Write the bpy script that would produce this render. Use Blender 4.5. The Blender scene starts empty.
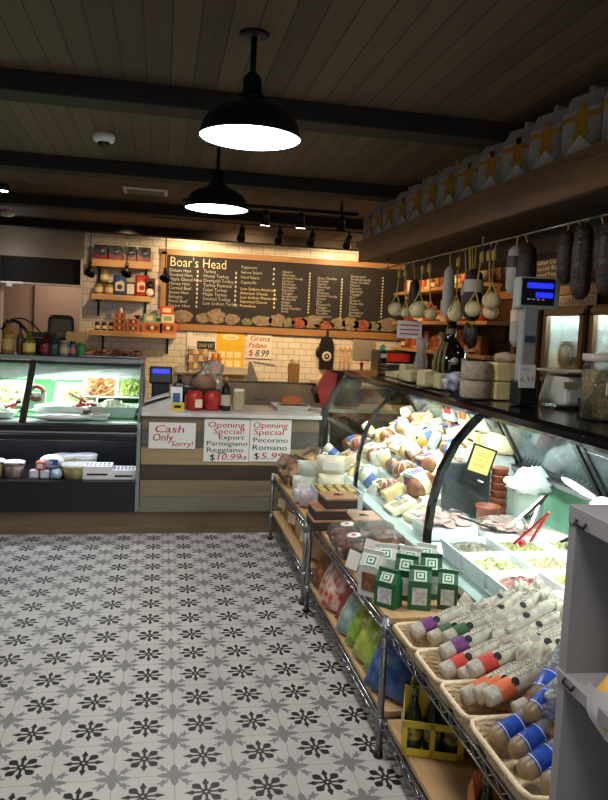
import bpy, bmesh, math, random
from mathutils import Vector, Matrix
random.seed(7)
S = bpy.context.scene
COL = S.collection
PI = math.pi
# ---------------------------------------------------------------- camera
cd = bpy.data.cameras.new('camera'); cam = bpy.data.objects.new('camera', cd); COL.objects.link(cam)
def cam_axes(yaw, pitch, roll):
    f = Vector((math.sin(yaw)*math.cos(pitch), math.cos(yaw)*math.cos(pitch), -math.sin(pitch)))
    r = Vector((math.cos(yaw), -math.sin(yaw), 0)); u = r.cross(f)
    return math.cos(roll)*r + math.sin(roll)*u, -math.sin(roll)*r + math.cos(roll)*u, f
_r, _u, _f = cam_axes(.1967, .0698, .047)
cam.matrix_world = Matrix(((_r.x, _u.x, -_f.x, 0), (_r.y, _u.y, -_f.y, 0), (_r.z, _u.z, -_f.z, 1.4964), (0, 0, 0, 1)))
cd.sensor_fit = 'VERTICAL'; cd.sensor_height = 24; cd.sensor_width = 24*608/800
cd.lens = 24*720.2/800; cd.shift_y = -20/800
cd.clip_start = .05
S.camera = cam
S.view_settings.view_transform = 'Standard'; S.view_settings.look = 'None'
S.view_settings.gamma = 1; S.view_settings.use_curve_mapping = False
S.view_settings.exposure = 0.0
# ---------------------------------------------------------------- world and lights
w = bpy.data.worlds.new('world'); S.world = w; w.use_nodes = True
w.node_tree.nodes['Background'].inputs[0].default_value = (.6, .7, .9, 1)
w.node_tree.nodes['Background'].inputs[1].default_value = .02
def lamp(kind, loc, energy, color, size=.2, size_y=None, rot=(0, 0, 0), **k):
    l = bpy.data.lights.new('light', kind); l.energy = energy; l.color = color
    if kind == 'AREA':
        l.shape = 'RECTANGLE' if size_y else 'DISK'; l.size = size
        if size_y: l.size_y = size_y
    else: l.shadow_soft_size = size
    for a, b in k.items(): setattr(l, a, b)
    o = bpy.data.objects.new('light', l); COL.objects.link(o); o.location = loc; o.rotation_euler = rot
    return o
def aim(o, to):
    o.rotation_euler = (Vector(to)-o.location).to_track_quat('-Z', 'Y').to_euler()
COOL = (1.0, .965, .925); WARM = (1.0, .60, .26); NEUT = (1, .93, .84)
# shop window daylight and the pendant row behind the camera
lamp('AREA', (-.6, -2.9, 1.5), 24, (.90, .93, 1.0), 2.4, 1.8, (PI/2, 0, 0))
for y in (1.0, -1.0): lamp('AREA', (.285, y, 2.15), 13, COOL, .34)
lamp('AREA', (.285, 2.62, 2.155), 14, COOL, .33)
lamp('AREA', (.285, 4.25, 2.155), 13, COOL, .33)
lamp('AREA', (-1.75, 3.4, 2.155), 14, COOL, .34)
# deli case strip lights
for y0, y1 in ((.5, 1.75), (1.85, 2.95), (3.05, 4.15), (4.2, 5.28)):
    lamp('AREA', (1.52, (y0+y1)/2, 1.135), 12*(y1-y0), (.92, 1.0, .98), .05, y1-y0, (0, math.radians(-8), 0))
# refrigerated display (far side): upper and lower strips
lamp('AREA', (-1.05, 5.62, 1.155), 34, (1, .98, 1), 1.6, .05, (math.radians(-5), 0, 0))
lamp('AREA', (-1.05, 5.30, .715), 8, (.8, .87, 1.0), 1.6, .04, (math.radians(10), 0, 0))
# ---------------------------------------------------------------- helpers
def lin(c):
    if isinstance(c, str): c = [int(c[i:i+2], 16)/255 for i in (0, 2, 4)]
    return tuple(x/12.92 if x <= .04045 else ((x+.055)/1.055)**2.4 for x in c)+(1,)
MATS = {}
def mat(name, col, rough=.5, metal=0, var=.10, scale=12, bump=0, emit=0, trans=0, coat=0, col2=None, spec=.5):
    if name in MATS: return MATS[name]
    m = bpy.data.materials.new(name); m.use_nodes = True; MATS[name] = m
    nt = m.node_tree; b = nt.nodes['Principled BSDF']; c = lin(col)
    tc = nt.nodes.new('ShaderNodeTexCoord'); nz = nt.nodes.new('ShaderNodeTexNoise'); nz.inputs['Scale'].default_value = scale
    nz.inputs['Detail'].default_value = 3
    nt.links.new(tc.outputs['Object'], nz.inputs['Vector'])
    rp = nt.nodes.new('ShaderNodeValToRGB')
    c2 = lin(col2) if col2 else tuple(min(1, x*(1+var)) for x in c[:3])+(1,)
    c1 = c if col2 else tuple(x*(1-var) for x in c[:3])+(1,)
    rp.color_ramp.elements[0].color = c1; rp.color_ramp.elements[1].color = c2
    rp.color_ramp.elements[0].position = .38 if col2 else .3; rp.color_ramp.elements[1].position = .62 if col2 else .7
    nt.links.new(nz.outputs['Fac'], rp.inputs['Fac']); nt.links.new(rp.outputs['Color'], b.inputs['Base Color'])
    b.inputs['Roughness'].default_value = rough; b.inputs['Metallic'].default_value = metal
    b.inputs['Specular IOR Level'].default_value = spec
    if coat: b.inputs['Coat Weight'].default_value = coat
    if trans: b.inputs['Alpha'].default_value = 1-trans
    if emit:
        nt.links.new(rp.outputs['Color'], b.inputs['Emission Color']); b.inputs['Emission Strength'].default_value = emit
    if bump:
        bp = nt.nodes.new('ShaderNodeBump'); bp.inputs['Strength'].default_value = bump; bp.inputs['Distance'].default_value = .01
        nt.links.new(nz.outputs['Fac'], bp.inputs['Height']); nt.links.new(bp.outputs['Normal'], b.inputs['Normal'])
    return m
def glassy(name, tint='ffffff', refl=1.0, rough=.02, opac=0.0):
    if name in MATS: return MATS[name]
    m = bpy.data.materials.new(name); m.use_nodes = True; MATS[name] = m
    nt = m.node_tree; N = nt.nodes; L = nt.links; N.clear()
    out = N.new('ShaderNodeOutputMaterial'); t = N.new('ShaderNodeBsdfTransparent'); g = N.new('ShaderNodeBsdfGlossy')
    t.inputs[0].default_value = lin(tint); g.inputs['Roughness'].default_value = rough
    fr = N.new('ShaderNodeFresnel'); fr.inputs[0].default_value = 1.45
    mu = N.new('ShaderNodeMath'); mu.operation = 'MULTIPLY'; mu.inputs[1].default_value = refl
    nz = N.new('ShaderNodeTexNoise'); nz.inputs['Scale'].default_value = 30
    mx = N.new('ShaderNodeMixShader'); L.new(fr.outputs[0], mu.inputs[0]); L.new(mu.outputs[0], mx.inputs[0])
    L.new(t.outputs[0], mx.inputs[1]); L.new(g.outputs[0], mx.inputs[2])
    if opac:
        bp = N.new('ShaderNodeBump'); bp.inputs['Strength'].default_value = .6; bp.inputs['Distance'].default_value = .01
        L.new(nz.outputs['Fac'], bp.inputs['Height']); L.new(bp.outputs['Normal'], g.inputs['Normal'])
        d = N.new('ShaderNodeBsdfDiffuse'); d.inputs[0].default_value = (.8, .82, .84, 1)
        m2 = N.new('ShaderNodeMixShader'); m2.inputs[0].default_value = opac
        L.new(mx.outputs[0], m2.inputs[1]); L.new(d.outputs[0], m2.inputs[2]); L.new(m2.outputs[0], out.inputs[0])
    else: L.new(mx.outputs[0], out.inputs[0])
    return m
def glow(name, col, strength):
    if name in MATS: return MATS[name]
    m = bpy.data.materials.new(name); m.use_nodes = True; MATS[name] = m
    b = m.node_tree.nodes['Principled BSDF']; b.inputs['Base Color'].default_value = lin(col)
    b.inputs['Emission Color'].default_value = lin(col); b.inputs['Emission Strength'].default_value = strength
    return m

class MB:
    "collects shapes into one mesh"
    def __init__(s): s.b = bmesh.new()
    def _add(s, vs, m, M=None, smooth=False):
        fs = {f for v in vs for f in v.link_faces}
        for f in fs: f.material_index = m; f.smooth = smooth
        if M is not None: bmesh.ops.transform(s.b, matrix=M, verts=list(vs))
        return s
    def box(s, c, d, m=0, rz=0, bev=0, M=None, taper=1, rx=0, ry=0):
        r = bmesh.ops.create_cube(s.b, size=1); vs = r['verts']
        for v in vs:
            k = taper if v.co.z > 0 else 1
            v.co = Vector((v.co.x*d[0]*k, v.co.y*d[1]*k, v.co.z*d[2]))
        T = Matrix.Translation(c) @ Matrix.Rotation(rz, 4, 'Z') @ Matrix.Rotation(ry, 4, 'Y') @ Matrix.Rotation(rx, 4, 'X')
        if M is not None: T = M @ T
        bmesh.ops.transform(s.b, matrix=T, verts=vs)
        if bev:
            es = list({e for v in vs for e in v.link_edges})
            r2 = bmesh.ops.bevel(s.b, geom=es, offset=bev, segments=2, affect='EDGES', profile=.5)
            fs = set(r2['faces'])
            for f in r2['faces']:
                for v in f.verts: fs.update(v.link_faces)
            for f in fs: f.material_index = m
            return s
        for f in {f for v in vs for f in v.link_faces}: f.material_index = m
        return s
    def rings(s, rs, m=0, cap=True, smooth=True, closed=False):
        "skin a list of rings (lists of points)"
        R = [[s.b.verts.new(p) for p in r] for r in rs]; n = len(R[0]); vs = [v for r in R for v in r]
        seq = list(zip(R, R[1:]))+([(R[-1], R[0])] if closed else [])
        for a, b in seq:
            for i in range(n):
                f = s.b.faces.new((a[i], a[(i+1) % n], b[(i+1) % n], b[i])); f.material_index = m; f.smooth = smooth
        if cap and not closed:
            for r, rev in ((R[0], True), (R[-1], False)):
                f = s.b.faces.new(list(reversed(r)) if rev else r); f.material_index = m; f.smooth = False
        return s
    def cyl(s, a, b, r, r2=None, n=14, m=0, cap=True):
        a = Vector(a); b = Vector(b); r2 = r if r2 is None else r2; d = (b-a).normalized()
        x = d.orthogonal().normalized(); y = d.cross(x)
        ring = lambda p, q: [p+(x*math.cos(2*PI*i/n)+y*math.sin(2*PI*i/n))*q for i in range(n)]
        return s.rings([ring(a, r), ring(b, r2)], m, cap)
    def lathe(s, prof, c=(0, 0, 0), n=18, m=0, cap=True, sx=1, sy=1, M=None):
        rs = []
        for r, z in prof:
            ring = [Vector((c[0]+sx*r*math.cos(2*PI*i/n), c[1]+sy*r*math.sin(2*PI*i/n), c[2]+z)) for i in range(n)]
            rs.append([M @ p for p in ring] if M is not None else ring)
        return s.rings(rs, m, cap)
    def ball(s, c, r, m=0, n=16, M=None, lump=0, seed=0):
        if isinstance(r, (int, float)): r = (r, r, r)
        v = bmesh.ops.create_uvsphere(s.b, u_segments=n, v_segments=max(6, n*2//3), radius=1)['verts']
        rnd = random.Random(seed)
        for p in v:
            k = 1+rnd.uniform(-lump, lump); p.co = Vector((p.co.x*r[0]*k, p.co.y*r[1]*k, p.co.z*r[2]*k))
        T = Matrix.Translation(c)
        if M is not None: T = T @ M
        return s._add(v, m, T, True)
    def tube(s, pts, r, n=6, m=0, closed=False):
        pts = [Vector(p) for p in pts]; rs = []; up = None
        for i, p in enumerate(pts):
            a = pts[i-1] if (i or closed) else p; b = pts[(i+1) % len(pts)] if (i < len(pts)-1 or closed) else p
            d = (b-a).normalized()
            x = d.orthogonal().normalized() if up is None else (up-d*up.dot(d)).normalized()
            up = x; y = d.cross(x); q = r[i] if isinstance(r, (list, tuple)) else r
            rs.append([p+(x*math.cos(2*PI*k/n)+y*math.sin(2*PI*k/n))*q for k in range(n)])
        return s.rings(rs, m, True, True, closed)
    def prism(s, pts, vec, m=0):
        "polygon swept along a vector"
        vec = Vector(vec); A = [s.b.verts.new(p) for p in pts]; B = [s.b.verts.new(Vector(p)+vec) for p in pts]; n = len(A)
        fs = [s.b.faces.new(list(reversed(A))), s.b.faces.new(B)]+[s.b.faces.new((A[i], A[(i+1) % n], B[(i+1) % n], B[i])) for i in range(n)]
        for f in fs: f.material_index = m
        return s
    def grid(s, fn, nu, nv, m=0, smooth=True):
        G = [[s.b.verts.new(fn(i/nu, j/nv)) for j in range(nv+1)] for i in range(nu+1)]
        for i in range(nu):
            for j in range(nv):
                f = s.b.faces.new((G[i][j], G[i+1][j], G[i+1][j+1], G[i][j+1])); f.material_index = m; f.smooth = smooth
        return s
    def text(s, t, size, M, m=0, align='LEFT', sx=1, bend=0, shear=0, thick=.0006, wide=0, spacing=1):
        me = text_mesh(t, align, shear, spacing); n0 = len(s.b.verts); f0 = len(s.b.faces)
        s.b.from_mesh(me); s.b.verts.ensure_lookup_table(); s.b.faces.ensure_lookup_table()
        vs = s.b.verts[n0:]; fs = s.b.faces[f0:]
        k = 1
        if wide and vs:
            xs = [v.co.x for v in vs]; k = wide/((max(xs)-min(xs))*size*sx) if max(xs) > min(xs) else 1
        for v in vs:
            x, y = v.co.x*size*sx*k, v.co.y*size
            if bend: v.co = Vector((x, bend*math.sin(y/bend), bend*math.cos(y/bend)))
            else: v.co = Vector((x, y, 0))
            v.co = M @ v.co
        for f in fs: f.material_index = m; f.smooth = False
        return s
    def obj(s, name, mats, parent=None, loc=(0, 0, 0), rot=(0, 0, 0)):
        bmesh.ops.recalc_face_normals(s.b, faces=s.b.faces[:]) if not getattr(s, 'keep', 0) else None
        me = bpy.data.meshes.new(name); s.b.to_mesh(me); s.b.free()
        for mm in (mats if isinstance(mats, (list, tuple)) else [mats]): me.materials.append(mm)
        o = bpy.data.objects.new(name, me); COL.objects.link(o); o.location = loc; o.rotation_euler = rot
        if parent: o.parent = parent
        return o
_T = {}
def text_mesh(t, align='LEFT', shear=0, spacing=1):
    k = (t, align, shear, spacing)
    if k in _T: return _T[k]
    cu = bpy.data.curves.new('lettering', 'FONT'); cu.body = t; cu.size = 1; cu.align_x = align; cu.resolution_u = 2
    cu.shear = shear; cu.offset = -.010; cu.space_character = spacing
    o = bpy.data.objects.new('lettering', cu); COL.objects.link(o)
    me = bpy.data.meshes.new_from_object(o); bpy.data.objects.remove(o); _T[k] = me
    return me
def frame_y(x, y, z):   # a sheet facing -Y: text frame at its lower left
    return Matrix.Translation((x, y, z)) @ Matrix.Rotation(PI/2, 4, 'X')
def tag(o, label, cat, group=None, kind=None):
    if label: o['label'] = label
    if cat: o['category'] = cat
    if group: o['group'] = group
    if kind: o['kind'] = kind
    return o
def thing(name, label, cat, loc=(0, 0, 0), rz=0, group=None, rot=None):
    o = bpy.data.objects.new(name, None); COL.objects.link(o); o.location = loc; o.rotation_euler = rot or (0, 0, rz)
    o.empty_display_size = .05
    return tag(o, label, cat, group)
def structure(o): o['kind'] = 'structure'; return o
KIDS = {}
def copy_tree(o, loc=None, rot=None, label=None, group=None, parent=None, scale=None):
    c = o.copy(); COL.objects.link(c)
    if parent: c.parent = parent
    for ch in [x for x in bpy.data.objects if x.parent is o]: copy_tree(ch, parent=c)
    if loc is not None: c.location = loc
    if rot is not None: c.rotation_euler = rot
    if scale is not None: c.scale = scale
    if label: c['label'] = label
    if group: c['group'] = group
    return c
ORD = ['first', 'second', 'third', 'fourth', 'fifth', 'sixth', 'seventh', 'eighth', 'ninth', 'tenth', 'eleventh', 'twelfth', 'thirteenth', 'fourteenth', 'fifteenth', 'sixteenth', 'seventeenth', 'eighteenth', 'nineteenth', 'twentieth']
# node expression helper
class NX:
    def __init__(s, nt): s.nt = nt
    def m(s, op, a, b=None, c=None):
        n = s.nt.nodes.new('ShaderNodeMath'); n.operation = op
        for i, v in enumerate((a, b, c)):
            if v is None: continue
            if isinstance(v, (int, float)): n.inputs[i].default_value = v
            else: s.nt.links.new(v, n.inputs[i])
        return n.outputs[0]
    def mix(s, f, a, b):
        n = s.nt.nodes.new('ShaderNodeMix'); n.data_type = 'RGBA'
        for k, v in ((0, f), (6, a), (7, b)):
            if isinstance(v, (int, float)): n.inputs[k].default_value = v
            elif isinstance(v, tuple): n.inputs[k].default_value = v
            else: s.nt.links.new(v, n.inputs[k])
        return n.outputs[2]
def newmat(name):
    m = bpy.data.materials.new(name); m.use_nodes = True; nt = m.node_tree
    return m, nt, nt.nodes['Principled BSDF'], NX(nt)
def geo_xyz(nt, which='Position'):
    g = nt.nodes.new('ShaderNodeNewGeometry'); s = nt.nodes.new('ShaderNodeSeparateXYZ'); nt.links.new(g.outputs[which], s.inputs[0]); return s.outputs
# floor tile material
def floor_mat():
    m, nt, b, X = newmat('encaustic_floor_tile'); P = geo_xyz(nt)
    u = X.m('DIVIDE', X.m('SUBTRACT', P[0], -.0131), .2); v = X.m('DIVIDE', X.m('SUBTRACT', P[1], 2.4258), .2)
    def fold(t): return X.m('ABSOLUTE', X.m('SUBTRACT', t, X.m('ROUND', t)))
    def lt(a, b_): return X.m('LESS_THAN', a, b_)
    def band(k, lo, hi): return X.m('MULTIPLY', X.m('GREATER_THAN', k, lo), X.m('LESS_THAN', k, hi))
    def amax(*a):
        r = a[0]
        for q in a[1:]: r = X.m('MAXIMUM', r, q)
        return r
    fa, fb = fold(u), fold(v); a = X.m('MAXIMUM', fa, fb); c = X.m('MINIMUM', fa, fb)
    r = X.m('MULTIPLY', X.m('ADD', a, c), .7071); t = X.m('MULTIPLY', X.m('SUBTRACT', a, c), .7071)
    rad = X.m('SQRT', X.m('ADD', X.m('MULTIPLY', a, a), X.m('MULTIPLY', c, c)))
    stem = X.m('MULTIPLY', band(a, .03, .24), lt(c, .024))
    head = X.m('MULTIPLY', band(a, .215, .36), lt(c, X.m('MULTIPLY', X.m('SUBTRACT', .355, a), .42)))
    head2 = X.m('MULTIPLY', band(a, .19, .235), lt(c, .044))
    k = X.m('DIVIDE', X.m('SUBTRACT', r, .065), .235)
    leaf = X.m('MULTIPLY', band(k, 0, 1), lt(t, X.m('MULTIPLY', X.m('MULTIPLY', X.m('MULTIPLY', k, k), X.m('SUBTRACT', 1, k)), .50)))
    leaf2 = X.m('MULTIPLY', band(k, 0, 1), lt(t, .02))
    black = amax(stem, head, head2, leaf, leaf2, band(rad, .022, .072))
    ga, gb = X.m('SUBTRACT', .5, fa), X.m('SUBTRACT', .5, fb); A = X.m('MAXIMUM', ga, gb); Cc = X.m('MINIMUM', ga, gb)
    R = X.m('MULTIPLY', X.m('ADD', A, Cc), .7071); T = X.m('MULTIPLY', X.m('SUBTRACT', A, Cc), .7071)
    K = X.m('DIVIDE', A, .30)
    petal = X.m('MULTIPLY', lt(K, 1), lt(Cc, X.m('MULTIPLY', X.m('MULTIPLY', X.m('ADD', K, .12), X.m('SUBTRACT', 1, K)), .215)))
    gst = X.m('MULTIPLY', lt(R, .24), lt(T, .02))
    gh = X.m('MULTIPLY', band(R, .205, .36), lt(T, X.m('ADD', .042, X.m('MULTIPLY', X.m('ABSOLUTE', X.m('SUBTRACT', R, .275)), .30))))
    notch = X.m('MULTIPLY', X.m('GREATER_THAN', R, .325), lt(T, .02))
    grey = X.m('MULTIPLY', amax(petal, gst, gh), X.m('SUBTRACT', 1, notch))
    seam = X.m('GREATER_THAN', a, .4935)
    nz = nt.nodes.new('ShaderNodeTexNoise'); nz.inputs['Scale'].default_value = 6; nz.inputs['Detail'].default_value = 6
    g = nt.nodes.new('ShaderNodeNewGeometry'); nt.links.new(g.outputs['Position'], nz.inputs['Vector'])
    base = X.mix(nz.outputs['Fac'], lin('a9a6a2'), lin('c5c2be'))
    c1 = X.mix(seam, base, lin('8a8886')); c2 = X.mix(grey, c1, lin('7b7b79')); c3 = X.mix(black, c2, lin('1c1c1c'))
    nt.links.new(c3, b.inputs['Base Color']); b.inputs['Roughness'].default_value = .42
    return m
def plank_mat(name, ca, cb, width=.14, axis=0, seamdark=.25, rough=.6, length=0, grain=(40, 2), gax=1):
    "boards side by side along AXIS; grain runs along GAX"
    m, nt, b, X = newmat(name); P = geo_xyz(nt)
    q = X.m('DIVIDE', P[axis], width); idx = X.m('FLOOR', q); fr = X.m('FRACT', q)
    wn = nt.nodes.new('ShaderNodeTexWhiteNoise'); wn.noise_dimensions = '1D'; nt.links.new(idx, wn.inputs['W'])
    cb3 = nt.nodes.new('ShaderNodeCombineXYZ')
    for k in range(3): nt.links.new(X.m('MULTIPLY', X.m('ADD', P[k], X.m('MULTIPLY', wn.outputs[0], 7)), grain[1] if k == gax else grain[0]), cb3.inputs[k])
    nz = nt.nodes.new('ShaderNodeTexNoise'); nz.inputs['Scale'].default_value = 1; nz.inputs['Detail'].default_value = 5; nt.links.new(cb3.outputs[0], nz.inputs['Vector'])
    f = X.m('ADD', X.m('MULTIPLY', wn.outputs[0], .5), X.m('MULTIPLY', nz.outputs['Fac'], .55))
    c = X.mix(f, lin(ca), lin(cb)); seam = X.m('LESS_THAN', X.m('ABSOLUTE', X.m('SUBTRACT', fr, .5)), .47)
    d = tuple(x*seamdark for x in lin(ca)[:3])+(1,)
    nt.links.new(X.mix(seam, d, c), b.inputs['Base Color']); b.inputs['Roughness'].default_value = rough
    return m
def wood(name, ca, cb, gax=1, rough=.5, s=30):
    if name in MATS: return MATS[name]
    m, nt, b, X = newmat(name); MATS[name] = m; P = geo_xyz(nt)
    c3 = nt.nodes.new('ShaderNodeCombineXYZ')
    for k in range(3): nt.links.new(X.m('MULTIPLY', P[k], 2.2 if k == gax else s), c3.inputs[k])
    nz = nt.nodes.new('ShaderNodeTexNoise'); nz.inputs['Scale'].default_value = 1; nz.inputs['Detail'].default_value = 6; nt.links.new(c3.outputs[0], nz.inputs['Vector'])
    f = X.m('MULTIPLY_ADD', nz.outputs['Fac'], 2.2, -.6); f = X.m('MINIMUM', X.m('MAXIMUM', f, 0), 1)
    nt.links.new(X.mix(f, lin(ca), lin(cb)), b.inputs['Base Color']); b.inputs['Roughness'].default_value = rough
    return m
def tile_wall_mat(name, ax):
    m, nt, b, X = newmat(name); P = geo_xyz(nt)
    c3 = nt.nodes.new('ShaderNodeCombineXYZ'); nt.links.new(P[ax], c3.inputs[0]); nt.links.new(P[2], c3.inputs[1])
    bk = nt.nodes.new('ShaderNodeTexBrick'); bk.inputs['Scale'].default_value = 1; bk.inputs['Brick Width'].default_value = .15
    bk.inputs['Row Height'].default_value = .078; bk.inputs['Mortar Size'].default_value = .003; bk.inputs['Mortar Smooth'].default_value = .1
    bk.inputs['Color1'].default_value = lin('e2dccd'); bk.inputs['Color2'].default_value = lin('d8d1c0'); bk.inputs['Mortar'].default_value = lin('9a8f7d')
    nt.links.new(c3.outputs[0], bk.inputs['Vector']); nt.links.new(bk.outputs['Color'], b.inputs['Base Color'])
    b.inputs['Roughness'].default_value = .22
    bp = nt.nodes.new('ShaderNodeBump'); bp.inputs['Strength'].default_value = .5; bp.inputs['Distance'].default_value = .004; bp.invert = True
    nt.links.new(bk.outputs['Fac'], bp.inputs['Height']); nt.links.new(bp.outputs['Normal'], b.inputs['Normal'])
    return m
white = mat('white_plastic', 'dfe0e0', .4); black = mat('black_plastic', '101012', .4); blackgloss = mat('black_gloss', '0a0a0c', .12, spec=.6)
chrome = mat('chrome_wire', 'a8abad', .25, 1); steel = mat('brushed_steel', 'c4bdb0', .42, .75, scale=3); alu = mat('grey_aluminium', '8d9092', .42, .6)
greyplastic = mat('grey_plastic', '9b9a96', .5); paper = mat('white_paper', 'dcdad4', .8, var=.03); red_ink = mat('red_marker', 'b3202a', .7); black_ink = mat('black_marker', '17161a', .7)
glass = glassy('clear_glass', 'f2faf6', .9); glass2 = glassy('case_glass', 'f4fbf8', .55); film = glassy('clear_film', 'ffffff', 1.0, .08, .015); filmw = glassy('cloudy_film', 'f4f4f4', 1.2, .2, .22)
kraft = mat('kraft_paper', 'b98f5a', .8, scale=30); shelfwood = wood('shelf_wood', 'b08a5e', 'c9a678', 1); walnut = wood('ledge_wood', '6b4d33', '86664a', 1)
gold = mat('gold_ribbon', 'b98a2c', .35, .3); darkmetal = mat('dark_metal', '16161a', .45, .5)
pinesh = wood('pine_shelf', 'b58a58', 'd0a876', 0)
# ================================================================ STRUCTURE
XL, XR, YB, ZC = -3.2, 3.13, 9.0, 2.53
structure(MB().box((0, 3.2, -.05), (7.2, 15.4, .1)).obj('floor', floor_mat()))
structure(MB().box((0, 3.2, ZC+.05), (7.2, 15.4, .1)).obj('ceiling', plank_mat('ceiling_planks', '2c241e', '66503a', .098, 0, .2, .7)))
tw = tile_wall_mat('subway_tile', 0)
structure(MB().box((1.1, YB+.05, ZC/2), (4.08, .1, ZC)).obj('wall_back', tw))
plaster = mat('plaster', '8e8276', .9, var=.05, scale=4)
structure(MB().box((-2.08, YB+.05, (2.2+ZC)/2), (2.28, .1, ZC-2.2)).box((-2.55, YB+.05, 1.1), (1.3, .1, 2.2)).obj('wall_soffit', plaster))
structure(MB().box((-1.42, YB+.12, 2.045), (.96, .06, .31)).obj('trim_1', mat('dark_lintel', '0e0d0e', .8)))
structure(MB().box((XR+.05, 3.2, ZC/2), (.1, 15.4, ZC)).obj('wall_right', mat('dark_wall', '4a3424', .8)))
structure(MB().box((XL-.05, 3.2, ZC/2), (.1, 15.4, ZC)).obj('wall_left', plaster))
structure(MB().box((0, -4.4, ZC/2), (7.2, .1, ZC)).obj('wall_front', plaster))
structure(MB().box((-1.7, 10.45, ZC/2), (3.1, .1, ZC)).obj('wall_kitchen', mat('kitchen_plaster', 'b79a88', .85, var=.04, scale=3)))
lamp('AREA', (-1.3, 9.7, 2.3), 9, (1, .78, .62), .5)
# door frame of white metal in the opening
structure(MB().box((-1.865, 9.0, .945), (.03, .16, 1.89)).box((-1.42, 9.0, 1.885), (.92, .16, .02)).box((-.955, 9.0, 1.1), (.03, .16, 2.2)).obj('trim_2', mat('cream_metal', 'cfc9be', .4)))
# swinging door beyond with its round cornered window
dr = structure(MB().box((-1.35, 10.33, 1.0), (.72, .04, 1.9), bev=.005).obj('door_1', mat('pinkish_door', 'b79a88', .7, var=.03)))
def rrect(x0, x1, z0, z1, r, n=5):
    P = []
    for cx, cz, a0 in ((x1-r, z1-r, 0), (x0+r, z1-r, 90), (x0+r, z0+r, 180), (x1-r, z0+r, 270)):
        for i in range(n+1):
            a = math.radians(a0+90*i/n); P.append((cx+r*math.cos(a), cz+r*math.sin(a)))
    return P
outer = rrect(-1.52, -1.19, 1.06, 1.54, .07); inner = rrect(-1.49, -1.22, 1.09, 1.51, .05)
b = MB(); b.rings([[Vector((x, 10.30, z)) for x, z in outer], [Vector((x, 10.28, z)) for x, z in outer], [Vector((x, 10.28, z)) for x, z in inner], [Vector((x, 10.305, z)) for x, z in inner]], 0, False, False)
b.obj('window_gasket', black, dr)
MB().prism([(x, 10.300, z) for x, z in inner], (0, .006, 0)).obj('window_pane', mat('door_pane', '4a4c48', .15), dr)
# ceiling beams
bw = plank_mat('beam_wood', '14100c', '201913', .5, 1, 1, .8)
for i, y in enumerate((3.30, 4.92, 6.53, 8.12, 1.7, .1, -1.5)):
    structure(MB().box((0, y+.07, ZC-.045), (6.26, .17, .09), bev=.006).obj('trim_%d' % (3+i), bw))
# plinth boards under counter and display
plw = wood('plinth_wood', '594733', '75614a', 0)
structure(MB().box((-.98, 5.17, .08), (4.36, .06, .16)).obj('baseboard_front', plw))
# ================================================================ CEILING THINGS
def pendant(loc, label):
    t = thing('pendant_lamp', label, 'lamp', loc, 0, 'black dome pendants over the aisle')
    z0 = 2.165-2.53
    MB().lathe([(.0, -.012), (.045, -.012), (.055, 0), (.0, 0)], n=20).obj('ceiling_canopy', darkmetal, t)
    MB().cyl((0, 0, -.012), (0, 0, -.20), .011).obj('rod', darkmetal, t)
    MB().lathe([(.018, -.135), (.03, -.15), (.034, -.165), (.034, -.20), (.045, -.215), (.055, -.235)], n=24).obj('socket_cap', darkmetal, t)
    P = [(.045, -.225), (.075, -.245), (.12, -.262), (.152, -.285), (.170, -.315), (.181, z0+.004), (.186, z0), (.182, z0), (.166, -.318), (.148, -.290), (.118, -.268), (.07, -.252), (.04, -.235)]
    MB().lathe(P, n=40, cap=False).obj('shade', [mat('shade_enamel', '17161c', .35, .2)], t)
    MB().lathe([(.0, z0+.008), (.179, z0+.008), (.179, z0+.004), (.0, z0+.004)], n=36, cap=False).obj('diffuser', glow('lamp_glow', 'f2f6ff', 9), t)
    return t
pendant((.285, 2.62, ZC), 'black dome pendant lamp nearest the camera, glowing white')
pendant((.285, 4.25, ZC), 'smaller looking black dome pendant lamp, farther one by the air vent')
pendant((-1.75, 3.4, ZC), 'black dome pendant lamp over the far aisle beside the display')
t = thing('security_camera', 'white dome security camera on the plank ceiling', 'camera', (-.355, 4.25, ZC))
MB().lathe([(.0, 0), (.058, 0), (.062, -.02), (.055, -.04), (.038, -.045), (0, -.045)], n=24).obj('housing', white, t)
MB().ball((0, 0, -.044), (.034, .034, .032), n=18).obj('dark_dome', blackgloss, t)
t = thing('smoke_detector', 'round white smoke detector on the ceiling near the back wall', 'smoke detector', (-1.56, 7.75, ZC))
MB().lathe([(0, 0), (.075, 0), (.075, -.02), (.06, -.04), (0, -.045)], n=24).obj('body', white, t)
t = thing('air_vent', 'white rectangular air vent set in the plank ceiling', 'vent', (-.165, 5.92, ZC))
MB().box((0, 0, -.006), (.34, .24, .012), bev=.003).obj('vent_frame', mat('vent_white', 'd9d4c8', .6), t)
b = MB()
for i in range(7): b.box((-.0, -.075+.025*i, -.015), (.29, .008, .008))
b.obj('louvres', mat('vent_grey', '77746e', .6), t)
def head(parent, x, y, z0, drop=.06, lit=False, tgt=(0, .3, -.7), scale=1):
    h = MB(); d = Vector(tgt).normalized(); s = scale
    h.cyl((x, y, z0), (x, y, z0-drop), .008*s)
    p = Vector((x, y, z0-drop)); h.cyl(p-d*.03*s, p+d*.02*s, .020*s, .024*s); h.cyl(p+d*.02*s, p+d*.07*s, .024*s, .034*s, cap=False)
    o = h.obj('spot_head', darkmetal, parent)
    q = MB(); q.cyl(p+d*.068*s, p+d*.072*s, .032*s); q.obj('spot_lens', glow('spot_glow', 'fff0d4', 14) if lit else mat('spot_glass', '2a2a2c', .1), o)
    return p, d
t = thing('track_light', 'black ceiling track of spot heads nearer the pendants', 'track light', (0, 0, 0))
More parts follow.
